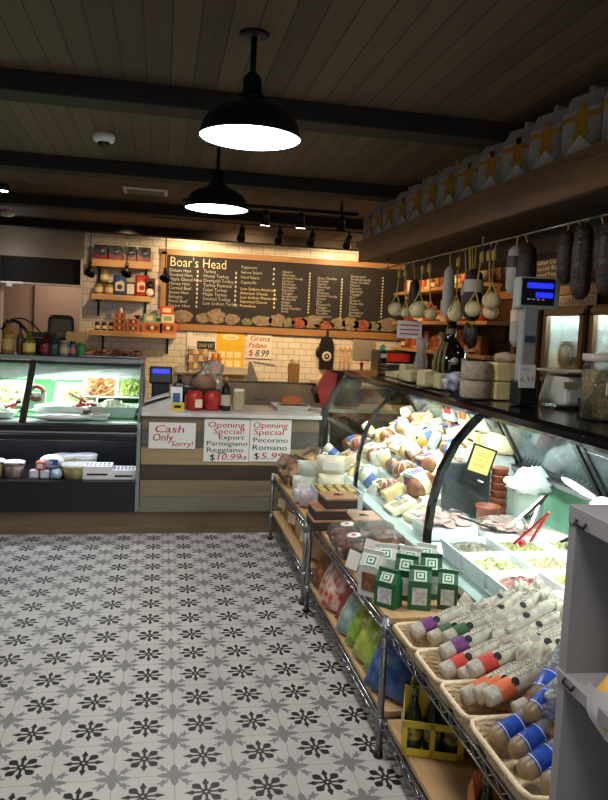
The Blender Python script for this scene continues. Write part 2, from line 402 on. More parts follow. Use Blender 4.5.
MB().box((.83, 5.80, 2.455), (1.42, .035, .03)).box((.25, 5.8, 2.50), (.02, .02, .08)).box((1.4, 5.8, 2.5), (.02, .02, .08)).obj('track', darkmetal, t)
for x in (.78, 1.07, 1.41):
    p, d = head(t, x, 5.80, 2.445, .05, True if x < 1.2 else False, (0, .15, -1), 1.15)
t = thing('track_light', 'black ceiling track of spot heads closer to the tiled wall', 'track light', (0, 0, 0))
MB().box((.95, 7.2, 2.515), (2.2, .035, .03)).obj('track', darkmetal, t)
for x in (.74, 1.12, 1.45, 1.83):
    head(t, x, 7.2, 2.50, .07, False, (0, .7, -.6), 1.35)
for x, e, tx, ty, tz in ((.35, 14, .33, 8.97, 2.36), (2.15, 8, 2.2, 8.97, 2.42)):
    l = lamp('SPOT', (x, 8.45, 2.42), e*2.2, (1, .72, .40), .03, spot_size=1.9, spot_blend=1.0); aim(l, (tx, ty, tz))
for x in (.78, 1.07):
    l = lamp('SPOT', (x, 5.82, 2.32), 34, (1, .74, .46), .03, spot_size=1.7, spot_blend=.9); aim(l, (x+.05, 6.25, .9)); l.data.energy = 60
for x, y, z, e in ((.9, 7.6, 2.42, 66), (-.4, 8.0, 2.42, 15), (1.9, 7.6, 2.42, 26), (2.35, 7.2, 2.42, 20)):
    l = lamp('SPOT', (x, y, z), e*2.0, (1, .66, .34), .06, spot_size=2.3, spot_blend=.9); aim(l, (x, 8.97, 1.25))
t = thing('door_closer', 'white metal closer arm at the top of the passage opening', 'door closer', (-1.72, 8.88, 1.86)); MB().box((0, 0, .02), (.24, .05, .025), bev=.004).box((-.03, 0, -.01), (.07, .05, .04), bev=.004).obj('closer_body', mat('closer_white', 'eeeeea', .4), t)
lamp('POINT', (-1.72, 8.7, 2.1), 2.5, (1, .95, .9), .04)
t = thing('ceiling_spot', 'tiny bright ceiling spot at the passage side of the beams', 'lamp', (-1.27, 6.15, ZC)); MB().cyl((0, 0, 0), (0, 0, -.05), .04, .045).obj('spot_can', darkmetal, t); MB().cyl((0, 0, -.051), (0, 0, -.055), .034).obj('spot_lens', glow('spot_glow', 'fff0d4', 14), t)
# cord spot heads in front of the wall shelves
for i, (x, zc, lab) in enumerate(((-.80, 2.03, 'black spot lamp on a long cord at the edge of the tiled wall'), (-.41, 2.05, 'black spot lamp on a cord hanging before the wall shelves'), (.01, 2.02, 'black spot lamp on a cord beside the chalkboard corner'))):
    t = thing('cord_spot_lamp', lab, 'lamp', (x, 8.28, ZC), 0, 'cord spot lamps by the wall shelves')
    MB().cyl((0, 0, 0), (0, 0, zc-ZC+.08), .006).obj('cord', black, t)
    MB().lathe([(.0, .09), (.02, .09), (.022, .02), (.0, .02)], (0, 0, zc-ZC), n=12).obj('socket', darkmetal, t)
    q = MB(); q.lathe([(.022, .03), (.05, .0), (.062, -.05), (.058, -.05), (.046, 0)], (0, 0, 0), n=16, cap=False, M=Matrix.Translation((.012, 0, zc-ZC)) @ Matrix.Rotation(.45, 4, 'Y') @ Matrix.Rotation(-.5, 4, 'X')); q.obj('spot_shade', darkmetal, t)
# ================================================================ LEDGE WITH BOXES
t = thing('ledge_shelf', 'long brown wooden ledge above the deli case carrying gift boxes', 'shelf', (0, 0, 0))
MB().box((1.78, 2.6, 2.185), (.60, 5.98, .03)).obj('top_board', walnut, t)
MB().box((1.52, 2.6, 2.11), (.03, 5.96, .12)).box((1.535, 2.6, 2.165), (.09, 5.97, .012)).obj('fascia', walnut, t)
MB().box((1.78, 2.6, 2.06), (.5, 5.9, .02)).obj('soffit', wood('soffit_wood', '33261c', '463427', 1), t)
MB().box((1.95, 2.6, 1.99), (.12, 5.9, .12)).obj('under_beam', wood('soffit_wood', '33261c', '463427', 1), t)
for y in (.5, 2.2, 3.9, 5.4): MB().box((2.03, y, 2.36), (.05, .05, .34)).obj('hanger_post', darkmetal, t)
def gift_box():
    t = thing('gift_box', 'x', 'box')
    b = MB(); b.box((0, 0, .08), (.21, .215, .16)); 
    b.prism([(-.105, -.1075, .16), (.105, -.1075, .16), (.08, -.05, .225), (-.08, -.05, .225)], (0, .1, 0)) if 0 else None
    b.rings([[Vector((x, y, .16)) for x, y in ((-.105, -.1075), (.105, -.1075), (.105, .1075), (-.105, .1075))], [Vector((x, y, .215)) for x, y in ((-.08, -.09), (.08, -.09), (.08, .09), (-.08, .09))]], 0, True, False)
    b.box((0, 0, .225), (.13, .02, .03)); b.obj('carton', mat('gift_carton', '9c9890', .6), t)
    b = MB()
    for s in (-1, 1):
        b.box((-.1065, s*.0, .1), (.003, .03, .15)); 
    b.box((-.1068, 0, .135), (.003, .214, .016)); b.box((0, -.1088, .135), (.21, .003, .016)); b.box((0, -.109, .1), (.03, .003, .15)); b.box((-.109, 0, .12), (.004, .06, .06))
    b.prism([(-.108, -.05, .085), (-.108, .05, .085), (-.108, 0, .03)], (-.003, 0, 0)); b.prism([(-.05, -.110, .085), (.05, -.110, .085), (0, -.110, .03)], (0, -.003, 0))
    b.obj('ribbon', gold, t)
    MB().prism([(-.108, -.105, 0), (-.108, .105, 0), (-.107, .0, .075)], (-.006, 0, 0)).prism([(-.105, -.109, 0), (.105, -.109, 0), (0, -.108, .06)], (0, -.005, 0)).obj('base_flap', mat('flap_white', 'c9c6c0', .6), t)
    return t
g = gift_box(); n = 14
for i in range(n):
    y = 2.06+.2625*i; lab = 'grey gift box with gold ribbon on the high ledge, ' + ('nearest the camera' if i == 0 else ORD[i]+' from the near end' if i < n-1 else 'farthest toward the back wall')
    if i == 0: g.location = (1.64, y, 2.2); g.rotation_euler = (0, 0, .3); g.scale = (.92, .92, 1.16); g['label'] = lab; g['group'] = 'gift boxes on the high ledge'
    else: copy_tree(g, (1.64, y+random.uniform(-.01, .01), 2.2), (0, 0, .3+random.uniform(-.08, .08)), lab, 'gift boxes on the high ledge')
# ================================================================ WALL SHELVES LEFT OF THE CHALKBOARD
def wshelf(x0, x1, z, th, label, br=(.1, .9)):
    t = thing('wall_shelf', label, 'shelf', (x0, 9.0, z))
    W = x1-x0
    MB().box((W/2, -.13, -th/2), (W, .25, th), bev=.004).obj('board', pinesh, t)
    for k in br:
        MB().box((W*k, -.012, -th-.09), (.025, .012, .20)).box((W*k, -.12, -th-.006), (.025, .22, .012)).obj('bracket', darkmetal, t)
wshelf(-.83, -.145, 2.205, .085, 'top wooden wall shelf, thick and dim, holding red gift tins')
wshelf(-.83, -.145, 1.80, .065, 'middle wooden wall shelf with coffee bags and jars')
wshelf(-.84, .165, 1.375, .06, 'lowest and longest wooden wall shelf with orange cartons', (.14, .9))
def carton(name, label, cat, loc, d, mats, group=None, rz=0, art=None, bev=.003):
    t = thing(name, label, cat, loc, rz, group)
    MB().box((0, 0, d[2]/2), d, bev=bev).obj('carton', mats[0], t)
    b = MB(); b.box((0, -d[1]/2-.001, d[2]*.5), (d[0]*.62, .002, d[2]*.5)); b.obj('front_panel', mats[1], t)
    if len(mats) > 2: MB().cyl((0, -d[1]/2-.003, d[2]*.52), (0, -d[1]/2-.005, d[2]*.52), min(d[0], d[2])*.2, n=16).obj('emblem', mats[2], t)
    return t
redtin = mat('red_tin', '7c1c1e', .4); navy = mat('navy_print', '20283c', .5); org = mat('orange_carton', 'b3683e', .6, scale=20); orgd = mat('brown_print', '6e3320', .6); crm = mat('cream_print', 'd9c8a4', .6); bluebag = mat('blue_foil', '24457e', .3); redbag = mat('red_foil', 'a5261f', .35); greenc = mat('mint_carton', '7ea37c', .6); salm = mat('red_orange_carton', 'c2452f', .6)
for i in range(4):
    t = thing('gift_tin', 'dark blue and red gift tin on the top wall shelf, '+ORD[i]+' from the passage side', 'tin', (-.735+.165*i, 8.86, 2.205), 0, 'gift tins on the top wall shelf')
    MB().box((0, 0, .085), (.15, .12, .17), bev=.006).obj('tin_body', navy, t)
    MB().prism([(-.075, -.0615, .005), (.075, -.0615, .005), (.075, -.0615, .06), (0, -.0615, .04), (-.075, -.0615, .085)], (0, -.003, 0)).obj('red_band', redtin, t)
    MB().lathe([(.0, 0), (.05, 0), (.05, .001), (0, .001)], n=20, M=Matrix.Translation((.01, -.0618, .115)) @ Matrix.Rotation(PI/2, 4, 'X')).obj('silver_medallion', mat('tin_silver', '6f7b88', .3, .6), t)
def glassjar(name, label, loc, r, h, fill, lid, group=None, cat='jar', lab=None):
    t = thing(name, label, cat, loc, 0, group)
    MB().lathe([(r*.9, 0), (r, h*.06), (r, h*.72), (r*.78, h*.84), (r*.7, h*.86)], n=16).obj('jar_body', fill, t)
    MB().lathe([(r*.8, h*.86), (r*.8, h), (0, h)], n=16).obj('lid', lid, t)
    if lab: MB().lathe([(r*1.01, h*.2), (r*1.01, h*.58)], n=16, cap=False).obj('paper_label', lab, t)
    return t
olive = mat('pickled_olive', '7a6a34', .3, col2='a8893f'); goldlid = mat('gold_lid', '9c7a3a', .35, .5); dgreen = mat('dark_green', '1d3a24', .4)
for (x, z, lab) in ((-.75, 1.80, 'gold lidded jar at the passage end of the middle wall shelf'), (-.635, 1.80, 'gold lidded jar beside the blue coffee bag'), (-.69, 1.945, 'gold lidded jar stacked on top of two others')):
    glassjar('pickle_jar', lab, (x, 8.85, z), .05, .142, olive, goldlid if z > 1.9 else dgreen, 'stacked jars on the middle wall shelf', lab=crm)
def coffee_bag(name, label, loc, d, m1, m2, group=None, art=None, rz=0):
    t = thing(name, label, 'bag', loc, rz, group); w_, dd, h = d
    b = MB(); R = lambda kx, ky, z: [Vector((x*w_/2*kx, y*dd/2*ky, z)) for x, y in ((-1, -.7), (-.7, -1), (.7, -1), (1, -.7), (1, .7), (.7, 1), (-.7, 1), (-1, .7))]
    b.rings([R(.95, .95, 0), R(1, 1, h*.1), R(1.02, 1.02, h*.5), R(1, .8, h*.78), R(1, .12, h*.93), R(1, .1, h)], 0); b.obj('pouch', m1, t)
    MB().prism([(-w_*.34, -dd*.53, h*.2), (w_*.34, -dd*.53, h*.2), (w_*.34, -dd*.53, h*.62), (0, -dd*.52, h*.68), (-w_*.34, -dd*.53, h*.62)], (0, -.004, 0)).obj('front_print', m2, t)
    if art: MB().cyl((0, -dd*.53-.004, h*.4), (0, -dd*.53-.007, h*.4), w_*.2, n=14).obj('emblem', art, t)
    return t
coffee_bag('coffee_bag', 'blue foil coffee bag standing on the middle wall shelf', (-.51, 8.86, 1.80), (.15, .09, .24), bluebag, crm, art=bluebag)
t = thing('picture_card', 'small white card in a dark frame between two coffee bags', 'card', (-.385, 8.86, 1.80)); MB().box((0, 0, .08), (.12, .03, .16)).obj('frame', mat('maroon', '3a1512', .5), t); MB().box((0, -.017, .08), (.085, .003, .12)).obj('card', paper, t)
coffee_bag('coffee_bag', 'red foil coffee bag with pale emblem on the middle shelf', (-.255, 8.86, 1.80), (.16, .09, .25), redbag, crm, art=redbag)
t = thing('biscuit_bag', 'dark red biscuit bag with round pictures beside the red coffee bag', 'bag', (-.10-.08+.02, 8.84, 1.80)); b = MB(); b.box((0, 0, .11), (.12, .08, .22), bev=.012); b.obj('bag_body', mat('dark_red_bag', '5a1a16', .4), t)
MB().lathe([(0, 0), (.045, 0), (.045, .002), (0, .002)], n=16, M=Matrix.Translation((0, -.042, .05)) @ Matrix.Rotation(PI/2, 4, 'X')).obj('white_roundel', paper, t)
MB().lathe([(0, 0), (.045, 0), (.045, .002), (0, .002)], n=16, M=Matrix.Translation((0, -.042, .14)) @ Matrix.Rotation(PI/2, 4, 'X')).obj('dark_roundel', black, t)
# lowest shelf
for i, x in enumerate((-.76, -.68, -.60)):
    glassjar('dark_jar', 'small dark jar with pale band on the lowest wall shelf, '+ORD[i]+' from the passage side', (x, 8.85, 1.375), .03, .10, mat('dark_preserve', '2a1712', .3), black, 'small dark jars on the lowest wall shelf', lab=crm)
k = 0
for (x, z, d, lab) in ((-.50, 1.375, (.14, .12, .075), 'orange carton at the bottom of the first stack beside the small dark jars'), (-.50, 1.45, (.14, .12, .075), 'orange carton in the middle of the first stack'), (-.50, 1.525, (.12, .11, .065), 'orange carton topping the first stack'), (-.34, 1.375, (.15, .12, .08), 'orange carton at the bottom of the two-high stack'), (-.34, 1.455, (.14, .12, .075), 'orange carton on top of the two-high stack'), (-.12, 1.375, (.24, .14, .115), 'wide orange carton under the mint box'), (.065, 1.375, (.20, .14, .125), 'wide orange carton at the chalkboard end of the lowest shelf')):
    carton('orange_carton', lab, 'box', (x, 8.86, z), d, (org, orgd, crm), 'orange cartons on the lowest wall shelf')
carton('mint_carton', 'mint green carton on the wide orange carton', 'box', (-.16, 8.86, 1.49), (.13, .1, .11), (greenc, crm)); carton('mint_carton', 'smaller mint green carton next to the taller one', 'box', (-.05, 8.86, 1.49), (.085, .1, .085), (greenc, dgreen))
carton('cream_carton', 'cream carton under a red one by the chalkboard', 'box', (.06, 8.86, 1.50), (.15, .1, .10), (crm, greenc)); carton('red_carton', 'red orange carton topping the pile by the chalkboard', 'box', (.045, 8.86, 1.60), (.16, .1, .10), (salm, crm))
glassjar('white_bottle', 'little white jar on the first orange stack', (-.49, 8.86, 1.59), .022, .075, paper, salm)
t = thing('espresso_cup_card', 'dark cup ornament on the two-high orange stack', 'ornament', (-.30, 8.85, 1.53)); MB().lathe([(.02, 0), (.035, .045), (.03, .045), (.018, .008)], n=14).obj('cup', black, t); MB().tube([(.03, 0, .035), (.055, 0, .03), (.05, 0, .01), (.026, 0, .012)], .004).obj('handle', black, t)
# ================================================================ CHALKBOARD MENU
slate = mat('slate', '17171a', .75, var=.15, scale=2); chalk = mat('chalk_white', 'b9b6ae', .9); fr = wood('board_frame', '8a6238', 'a87c4c', 0); chalk2 = mat('chalk_cream', 'd8c79a', .9)
t = thing('menu_chalkboard', 'long black chalkboard menu in a wooden frame on the tiled wall', 'chalkboard', (0, 8.99, 0))
MB().box((1.54, -.012, 1.89), (3.06, .02, .88)).obj('slate_panel', slate, t)
b = MB(); b.box((1.54, -.02, 2.36), (3.16, .035, .07)); b.box((1.54, -.02, 1.46), (3.16, .035, .08)); b.box((-.005, -.02, 1.91), (.06, .035, .90)); b.obj('frame', fr, t)
b = MB(); F = lambda x, z: frame_y(x, -.0235, z)
b.text("Boar's Head", .165, F(.06, 2.19), 1, sx=.85); b.obj('title_lettering', [chalk, chalk2], t)
def col(x, ztop, zbot, lines, size, m=0, w_=None, dots=None):
    b = MB()
    for i, l in enumerate(lines):
        z = ztop+(zbot-ztop)*i/max(1, len(lines)-1)
        if l: b.text(l, size, F(x, z), m, sx=.92)
        if l and dots is not None: b.box((dots, -.0235, z+size*.3), (.018, .001, size*.5), m)
    b.obj('menu_column', [chalk, chalk2], t)
col(.06, 2.125, 1.70, ['Deluxe Ham', 'Smoked Ham', 'Maple Glazed Ham', 'Honey Ham', 'Corned Beef', 'Sweet Ham', 'Bologna', 'Roast Beef', 'Pepper Ham'], .056, 0, dots=.40)
col(.47, 2.135, 1.745, ['Turkey', 'Honey Turkey', 'Ovengold Turkey', 'Turkey Pastrami', 'Cajun Turkey', 'Maple Turkey', 'Smoked Turkey', 'Low Sodium Turkey'], .058, 0, dots=.87)
col(.93, 2.215, 2.03, ['Pepperoni', 'Genoa Salami', 'Hard Salami', 'Capocollo'], .052, 0, dots=1.34)
col(.93, 1.95, 1.74, ['Low Sodium American', 'American Cheese', 'Low Sodium Mozzarella', 'Imported Cheese', 'Provolone'], .052, 1, dots=1.36)
base = ['Pecorino', 'Asiago', 'Fontina', 'Gorgonzola', 'Parmigiano', 'Taleggio', 'Manchego', 'Gruyere', 'Brie', 'Ricotta Salata', 'Sharp Cheddar', 'Smoked Gouda', 'Havarti', 'Swiss', 'Muenster', 'Mozzarella']
for cx, zt, zb, ds in ((1.45, 2.19, 1.70, 1.80), (1.90, 2.14, 1.66, 2.22), (2.33, 2.19, 1.69, 2.76)):
    random.shuffle(base); col(cx, zt, zb, base[:14], .046, 0, dots=ds)
dm = [mat('chalk_tan', '8f7c63', .9, col2='6f6150', scale=30), mat('chalk_red', '7d3a2c', .9, col2='96604c', scale=30), mat('chalk_grey', '6d675c', .9, col2='8b8373', scale=25), mat('chalk_green', '5f6b45', .9, col2='7d7a52', scale=25)]
b = MB(); x = .06; rnd = random.Random(3)
def blob(cx, cz, w_, h, m, dp=0):
    P = []
    for i in range(16):
        a = 2*PI*i/16; k = 1+rnd.uniform(-.13, .13); P.append((cx+w_/2*math.cos(a)*k, -.0225-dp, cz+h/2*math.sin(a)*k))
    b.prism(P, (0, -.002, 0), m)
for (cx, w_, h, m) in ((.22, .30, .15, 0), (.48, .16, .13, 2), (.64, .22, .19, 0), (.84, .20, .13, 2), (1.03, .14, .09, 3), (1.22, .26, .13, 2), (1.42, .22, .16, 0), (1.55, .16, .12, 3), (1.70, .22, .13, 1), (1.86, .28, .17, 0), (2.02, .30, .10, 1), (2.2, .22, .15, 2), (2.36, .24, .16, 0), (2.52, .26, .14, 1), (2.68, .2, .13, 3), (2.86, .34, .18, 2)):
    blob(cx, 1.515+h/2, w_, h, m); blob(cx+rnd.uniform(-.03, .03), 1.52+h/2, w_*.55, h*.5, (2, 1, 0, 2)[m], .003)
b.obj('food_drawings', dm, t)
# ================================================================ SHEETS ON THE BACK WALL
t = thing('wall_notice', 'white printed notice with a black band taped under the chalkboard', 'notice', (.30, 8.985, 1.19))
MB().box((.18, 0, .135), (.36, .004, .27)).obj('sheet', paper, t)
b = MB(); b.text('PAYMENTS', .06, frame_y(.07, -.003, .165), 0, sx=1.0, wide=.27); b.box((.235, -.004, .055), (.22, .002, .10), 0); b.text('SNAP EBT', .07, frame_y(.14, -.0055, .03), 1, wide=.19); b.obj('print', [black_ink, mat('pale_print', 'b8c4a8', .7)], t)
t = thing('wall_poster', 'bright yellow poster with a white oval logo under the chalkboard', 'poster', (.66, 8.985, .86))
MB().box((.175, 0, .305), (.35, .004, .61)).obj('sheet', mat('yellow_paper', 'dcb52c', .7, var=.05), t)
b = MB(); b.prism([(.175+.11*math.cos(a*PI/10), -.003, .50+.035*math.sin(a*PI/10)) for a in range(20)], (0, -.002, 0), 1); b.text('Gold', .05, frame_y(.175, -.006, .485), 0, 'CENTER', shear=.3)
for i in range(3):
    for j in range(2): b.box((.07+.1*i, -.004, .28-.11*j), (.08, .003, .08), 1)
b.obj('poster_print', [mat('ochre_ink', '8a5a1a', .7), mat('poster_cream', 'e6dcae', .7)], t)
def rack(x, label, cols):
    t = thing('hanging_rack', label, 'rack', (x, 8.93, .86))
    b = MB()
    for i in range(4): b.tube([(-.12, 0, .06+.09*i), (.12, 0, .06+.09*i)], .004); 
    b.tube([(-.12, 0, 0), (-.12, 0, .36), (.12, 0, .36), (.12, 0, 0)], .005); b.obj('wire_frame', darkmetal, t)
    return t
rack(.44, 'wire rack of small clear packets under the printed notice', 0)
k = 0; pk = [mat('spice_cream', 'cbb892', .5), mat('spice_brown', '9a7850', .5), mat('spice_orange', 'b8652a', .5)]
for r in range(4):
    for c in range(4):
        t = MB().box((0, 0, .03), (.05, .012, .065), bev=.004).obj('spice_packet', pk[(r+c) % 2], None, (.355+.058*c, 8.915, .925+.088*r-.05)); tag(t, 'small packet on the wire rack, row %s from the top, %s from the passage side' % (ORD[3-r], ORD[c]), 'packet', 'packets on the wire rack')
t = thing('steel_ledge', 'narrow steel ledge on the tiles under the packet rack', 'ledge', (.62, 8.86, .92)); MB().box((0, 0, -.006), (.9, .26, .012)).box((0, .12, .03), (.9, .012, .06)).obj('ledge_plate', steel, t)
for i in range(2):
    t = thing('orange_bottle', 'orange bottle standing by the packet rack, '+('nearer the passage' if i == 0 else 'nearer the yellow poster'), 'bottle', (.62+.07*i, 8.85, .92), 0, 'orange bottles'); MB().lathe([(.028, 0), (.03, .02), (.03, .17), (.02, .2), (.018, .23), (0, .23)], n=14).obj('bottle_body', mat('orange_liquid', 'a85620', .25), t); MB().lathe([(.02, .23), (.02, .25), (0, .25)], n=12).obj('cap', crm, t)
def sheet_sign(name, label, cat, loc, w_, h, lines, rz=0, rot=None, mats=None, thick=.003):
    t = thing(name, label, cat, loc, rz, rot=rot)
    MB().box((w_/2, 0, h/2), (w_, thick, h)).obj('sheet', paper, t)
    b = MB()
    for (s, x, z, size, wide, m, sh) in lines:
        for dx in (0, size*.045): b.text(s, size, frame_y(x+dx, -thick/2-.0012-dx*.02, z), m, wide=wide, shear=sh)
    b.obj('handwriting', [red_ink, black_ink], t); return t
sheet_sign('price_sign', 'handwritten white price sign, $8.99, on the tiles under the chalkboard', 'sign', (1.04, 8.985, 1.11), .32, .31, [('Grana', .03, .215, .10, .24, 0, .2), ('Padano', .02, .13, .10, .22, 0, .2), ('$', .02, .03, .11, .05, 0, .1), ('8.99', .10, .02, .125, .17, 1, .3)], rz=0)
# ================================================================ PREP TABLE AND BACK SERVICE AREA
t = thing('prep_table', 'long stainless steel prep table behind the counter', 'table', (.86, 6.3, 0))
MB().box((0, .1, .40), (1.06, .75, .72), bev=.01).obj('cabinet', steel, t)
MB().prism([(-.53, -.18, .80), (-.53, .28, .97), (-.53, .28, .99), (-.53, -.18, .82)], (1.06, 0, 0)).obj('sloped_lid', steel, t)
MB().box((0, .36, .985), (1.12, .16, .02)).box((0, .275, .985), (1.12, .02, .03)).obj('rear_shelf', mat('dark_steel', '5a5550', .3, .9), t)
MB().tube([(-.48, -.21, .80), (.48, -.21, .80)], .012).tube([(-.06, -.13, .86), (-.06, -.15, .875), (.06, -.15, .875), (.06, -.13, .86)], .006).obj('handle_rail', chrome, t)
MB().box((0, -.34, .795), (1.02, .26, .025), bev=.004).obj('cutting_board', mat('cutting_board', 'd8cfbb', .5), t)
MB().box((0, -.10, .77), (1.06, .5, .04)).obj('worktop', steel, t)
for x in (-.48, .48):
    for y in (-.2, .4): MB().cyl((x, y, 0), (x, y, .05), .02).obj('foot', chrome, t)
structure(MB().box((1.15, 7.0, .0), (.01, .01, .001)).obj('trim_20', steel)) if 0 else None
t = thing('paper_bag_bundle', 'tan paper bag of bread sticks standing against the white tiles', 'bag', (1.225, 6.66, .995))
MB().box((0, 0, .09), (.095, .06, .18), bev=.008, taper=1.1).obj('bag', mat('tan_bag', 'c08a45', .8), t)
b = MB(); rnd = random.Random(5)
for i in range(7): x = -.035+.012*i; b.cyl((x, rnd.uniform(-.015, .015), .12), (x+rnd.uniform(-.01, .01), 0, .20+rnd.uniform(-.01, .02)), .006, n=8)
b.obj('bread_sticks', mat('breadstick', 'd9b978', .8), t)
t = thing('sheet_stand', 'slim clear wedge stand leaning behind the prep table', 'stand', (.84, 6.66, .995)); MB().prism([(-.05, -.03, 0), (.05, -.03, 0), (-.02, -.03, .18), (-.04, -.03, .18)], (0, .06, 0)).obj('wedge', mat('stand_grey', '9d9484', .3), t)
MB().box((.10, -.02, .165), (.21, .02, .018), rz=0, ry=.12).obj('arm', mat('stand_grey', '9d9484', .3), t)
t = thing('slicer', 'red and black meat slicer behind the counter', 'slicer', (1.56, 6.35, .82))
MB().box((0, 0, .08), (.42, .30, .14), bev=.03).obj('base', blackgloss, t)
MB().prism([(-.17, -.17, .02), (-.06, -.17, .0), (-.03, -.17, .3), (-.12, -.17, .33), (-.20, -.17, .18)], (0, .08, 0)).obj('red_side', mat('slicer_red', 'b01c1c', .25), t)
MB().box((.05, 0, .24), (.30, .26, .16), bev=.03).obj('motor_housing', black, t)
MB().lathe([(.0, 0), (.10, .0), (.10, .012), (0, .02)], n=28, M=Matrix.Translation((.10, -.15, .22)) @ Matrix.Rotation(PI/2, 4, 'X')).obj('blade', mat('blade_dark', '4a4644', .35, .6), t)
MB().box((.22, -.05, .33), (.02, .02, .10)).ball((.22, -.05, .39), .02).obj('handle', mat('slicer_red', 'b01c1c', .25), t)
t = thing('side_table', 'low steel side table carrying the slicer', 'table', (1.62, 6.35, 0)) if 0 else None
t = thing('slicer_stand', 'steel work stand under the red slicer', 'stand', (1.92, 6.35, 0)); MB().box((0, 0, .80), (1.0-.02, .5, .03)).obj('top', steel, t)
for x in (-.45, .45):
    for y in (-.2, .2): MB().cyl((x, y, 0), (x, y, .79), .018).obj('leg', chrome, t)
t = thing('oven_mitt', 'black oven mitt with a round white logo hanging on the tiles', 'mitt', (2.06, 8.975, .98))
P = [(-.09, .02), (-.095, .22), (-.10, .33), (-.07, .41), (-.02, .45), (.03, .44), (.075, .39), (.095, .30), (.09, .02)]
MB().prism([(x, 0, z) for x, z in P], (0, -.04, 0)).box((-.0, -.02, .48), (.03, .02, .08)).ball((-.105, -.02, .24), (.035, .02, .07)).obj('mitt_body', black, t)
b = MB(); b.lathe([(.035, 0), (.062, 0), (.062, .004), (.035, .004)], n=24, cap=False, M=Matrix.Translation((0, -.041, .19)) @ Matrix.Rotation(PI/2, 4, 'X')); b.lathe([(0, 0), (.016, 0), (.016, .004), (0, .004)], n=14, M=Matrix.Translation((0, -.041, .19)) @ Matrix.Rotation(PI/2, 4, 'X')); b.obj('round_logo', mat('mitt_white', 'c9c4b8', .7), t)
for i, x in enumerate((2.24, 2.30, 2.36)):
    t = thing('wooden_spoon', 'wooden spoon upright on the tiles beside the mitt, '+ORD[i]+' from the mitt', 'spoon', (x, 8.96, .98), 0, 'wooden spoons beside the mitt'); MB().cyl((0, 0, 0), (0, 0, .26), .010).obj('handle', pinesh, t); MB().ball((0, 0, .29), (.022, .01, .035)).obj('bowl', pinesh, t)
t = thing('coffee_machine', 'dark machine with a red lit panel on the back counter', 'machine', (2.80, 8.55, .86)); MB().box((0, 0, .215), (.44, .35, .43), bev=.02).obj('body', black, t); MB().box((0, -.178, .35), (.34, .006, .10)).obj('panel', mat('red_panel', '8a2018', .3, emit=.4), t); MB().box((.0, -.19, .12), (.26, .03, .18), bev=.01).obj('drip_front', steel, t)
t = thing('back_counter', 'dark back counter along the tiled wall near the corner', 'counter', (2.5, 8.6, 0)); MB().box((0, 0, .43), (1.24, .72, .82)).obj('body', mat('dark_cabinet', '2a211c', .6), t); MB().box((0, 0, .85), (1.25, .76, .03)).obj('worktop', steel, t)
t = thing('metal_panel', 'grey steel panel on the tiles behind the dark machine', 'panel', (2.56, 8.985, 1.15)); MB().box((0, 0, .12), (.30, .012, .26), bev=.004).obj('plate', steel, t)
# ================================================================ FRONT COUNTER
pl = [wood('plank_%d' % i, a, c_, 0) for i, (a, c_) in enumerate((('5e5141', '776850'), ('4a4641', '5e5a53'), ('8a7655', 'a08c68'), ('352b23', '45392e'), ('6d5e48', '84745a'), ('66614f', '7b7562')))]
t = thing('service_counter', 'service counter clad in mixed wooden boards with white marble top', 'counter', (0, 5.12, 0))
b = MB()
for i, (z1, z0) in enumerate(((.845, .744), (.744, .622), (.622, .499), (.499, .391), (.391, .268), (.268, .16))):
    b.box((.515, .012, (z1+z0)/2), (1.27, .024, z1-z0-.003), i)
b.obj('board_front', pl, t)
MB().box((.515, .33, .42), (1.25, .6, .84)).obj('body', mat('dark_cabinet', '2a211c', .6), t)
MB().box((.52, .30, .858), (1.29, .64, .028), bev=.004).obj('marble_top', mat('marble', 'cfccc6', .22, col2='b8b4ae', scale=5), t)
def csign(name, label, x, z, w_, h, lines): return sheet_sign(name, label, 'sign', (x, 5.1165, z), w_, h, lines)
s = csign('cash_sign', 'white card with red handwriting, Cash Only Sorry, on the counter front', -.07, .615, .325, .185, [('Cash', .03, .115, .075, .20, 0, .15), ('Only', .02, .055, .075, .14, 0, .15), ('Sorry!', .15, .018, .055, .155, 0, .2)])
s = csign('price_sign', 'white sign for Parmigiano at $10.99, middle card on the counter front', .315, .527, .323, .306, [('Opening', .02, .245, .062, .26, 0, .1), ('Special!', .06, .20, .058, .22, 0, .1), ('Export', .10, .16, .05, .18, 1, 0), ('Parmigiano', .015, .115, .05, .29, 1, 0), ('Reggiano', .015, .068, .05, .26, 1, 0), ('$', .04, .01, .062, .035, 1, 0), ('10.99', .08, .012, .066, .17, 0, .2), ('LB', .265, .018, .035, .04, 1, 0)])
s = csign('price_sign', 'white sign for Pecorino Romano at $5.99 nearest the deli case', .643, .53, .30, .306, [('Opening', .015, .245, .062, .25, 0, .1), ('Special', .02, .195, .062, .22, 0, .1), ('Pecorino', .02, .14, .052, .25, 1, 0), ('Romano', .015, .085, .055, .25, 1, 0), ('$', .03, .02, .062, .035, 1, 0), ('5.99', .075, .018, .07, .17, 0, .2)])
ZT = .872
t = thing('card_reader', 'black payment terminal with a lit blue display on the counter', 'payment terminal', (.0, 5.56, ZT))
MB().box((0, .02, .09), (.13, .13, .18), bev=.012).obj('stand', black, t)
MB().box((0, -.02, .23), (.17, .07, .13), bev=.012, rx=-.15).obj('display_head', black, t)
b = MB(); b.box((0, -.058, .262), (.12, .004, .03), rx=-.15); b.obj('display', glow('blue_display', '2030ff', 2.2), t)
t = thing('card_pinpad', 'small black pin pad with a rounded head beside the terminal', 'pin pad', (.14, 5.52, ZT)); MB().box((0, 0, .09), (.09, .08, .18), bev=.02).obj('body', black, t); MB().cyl((0, 0, .17), (0, 0, .24), .022, .014).obj('antenna_knob', black, t); MB().box((.05, 0, .13), (.08, .08, .08), bev=.02).obj('side_head', black, t)
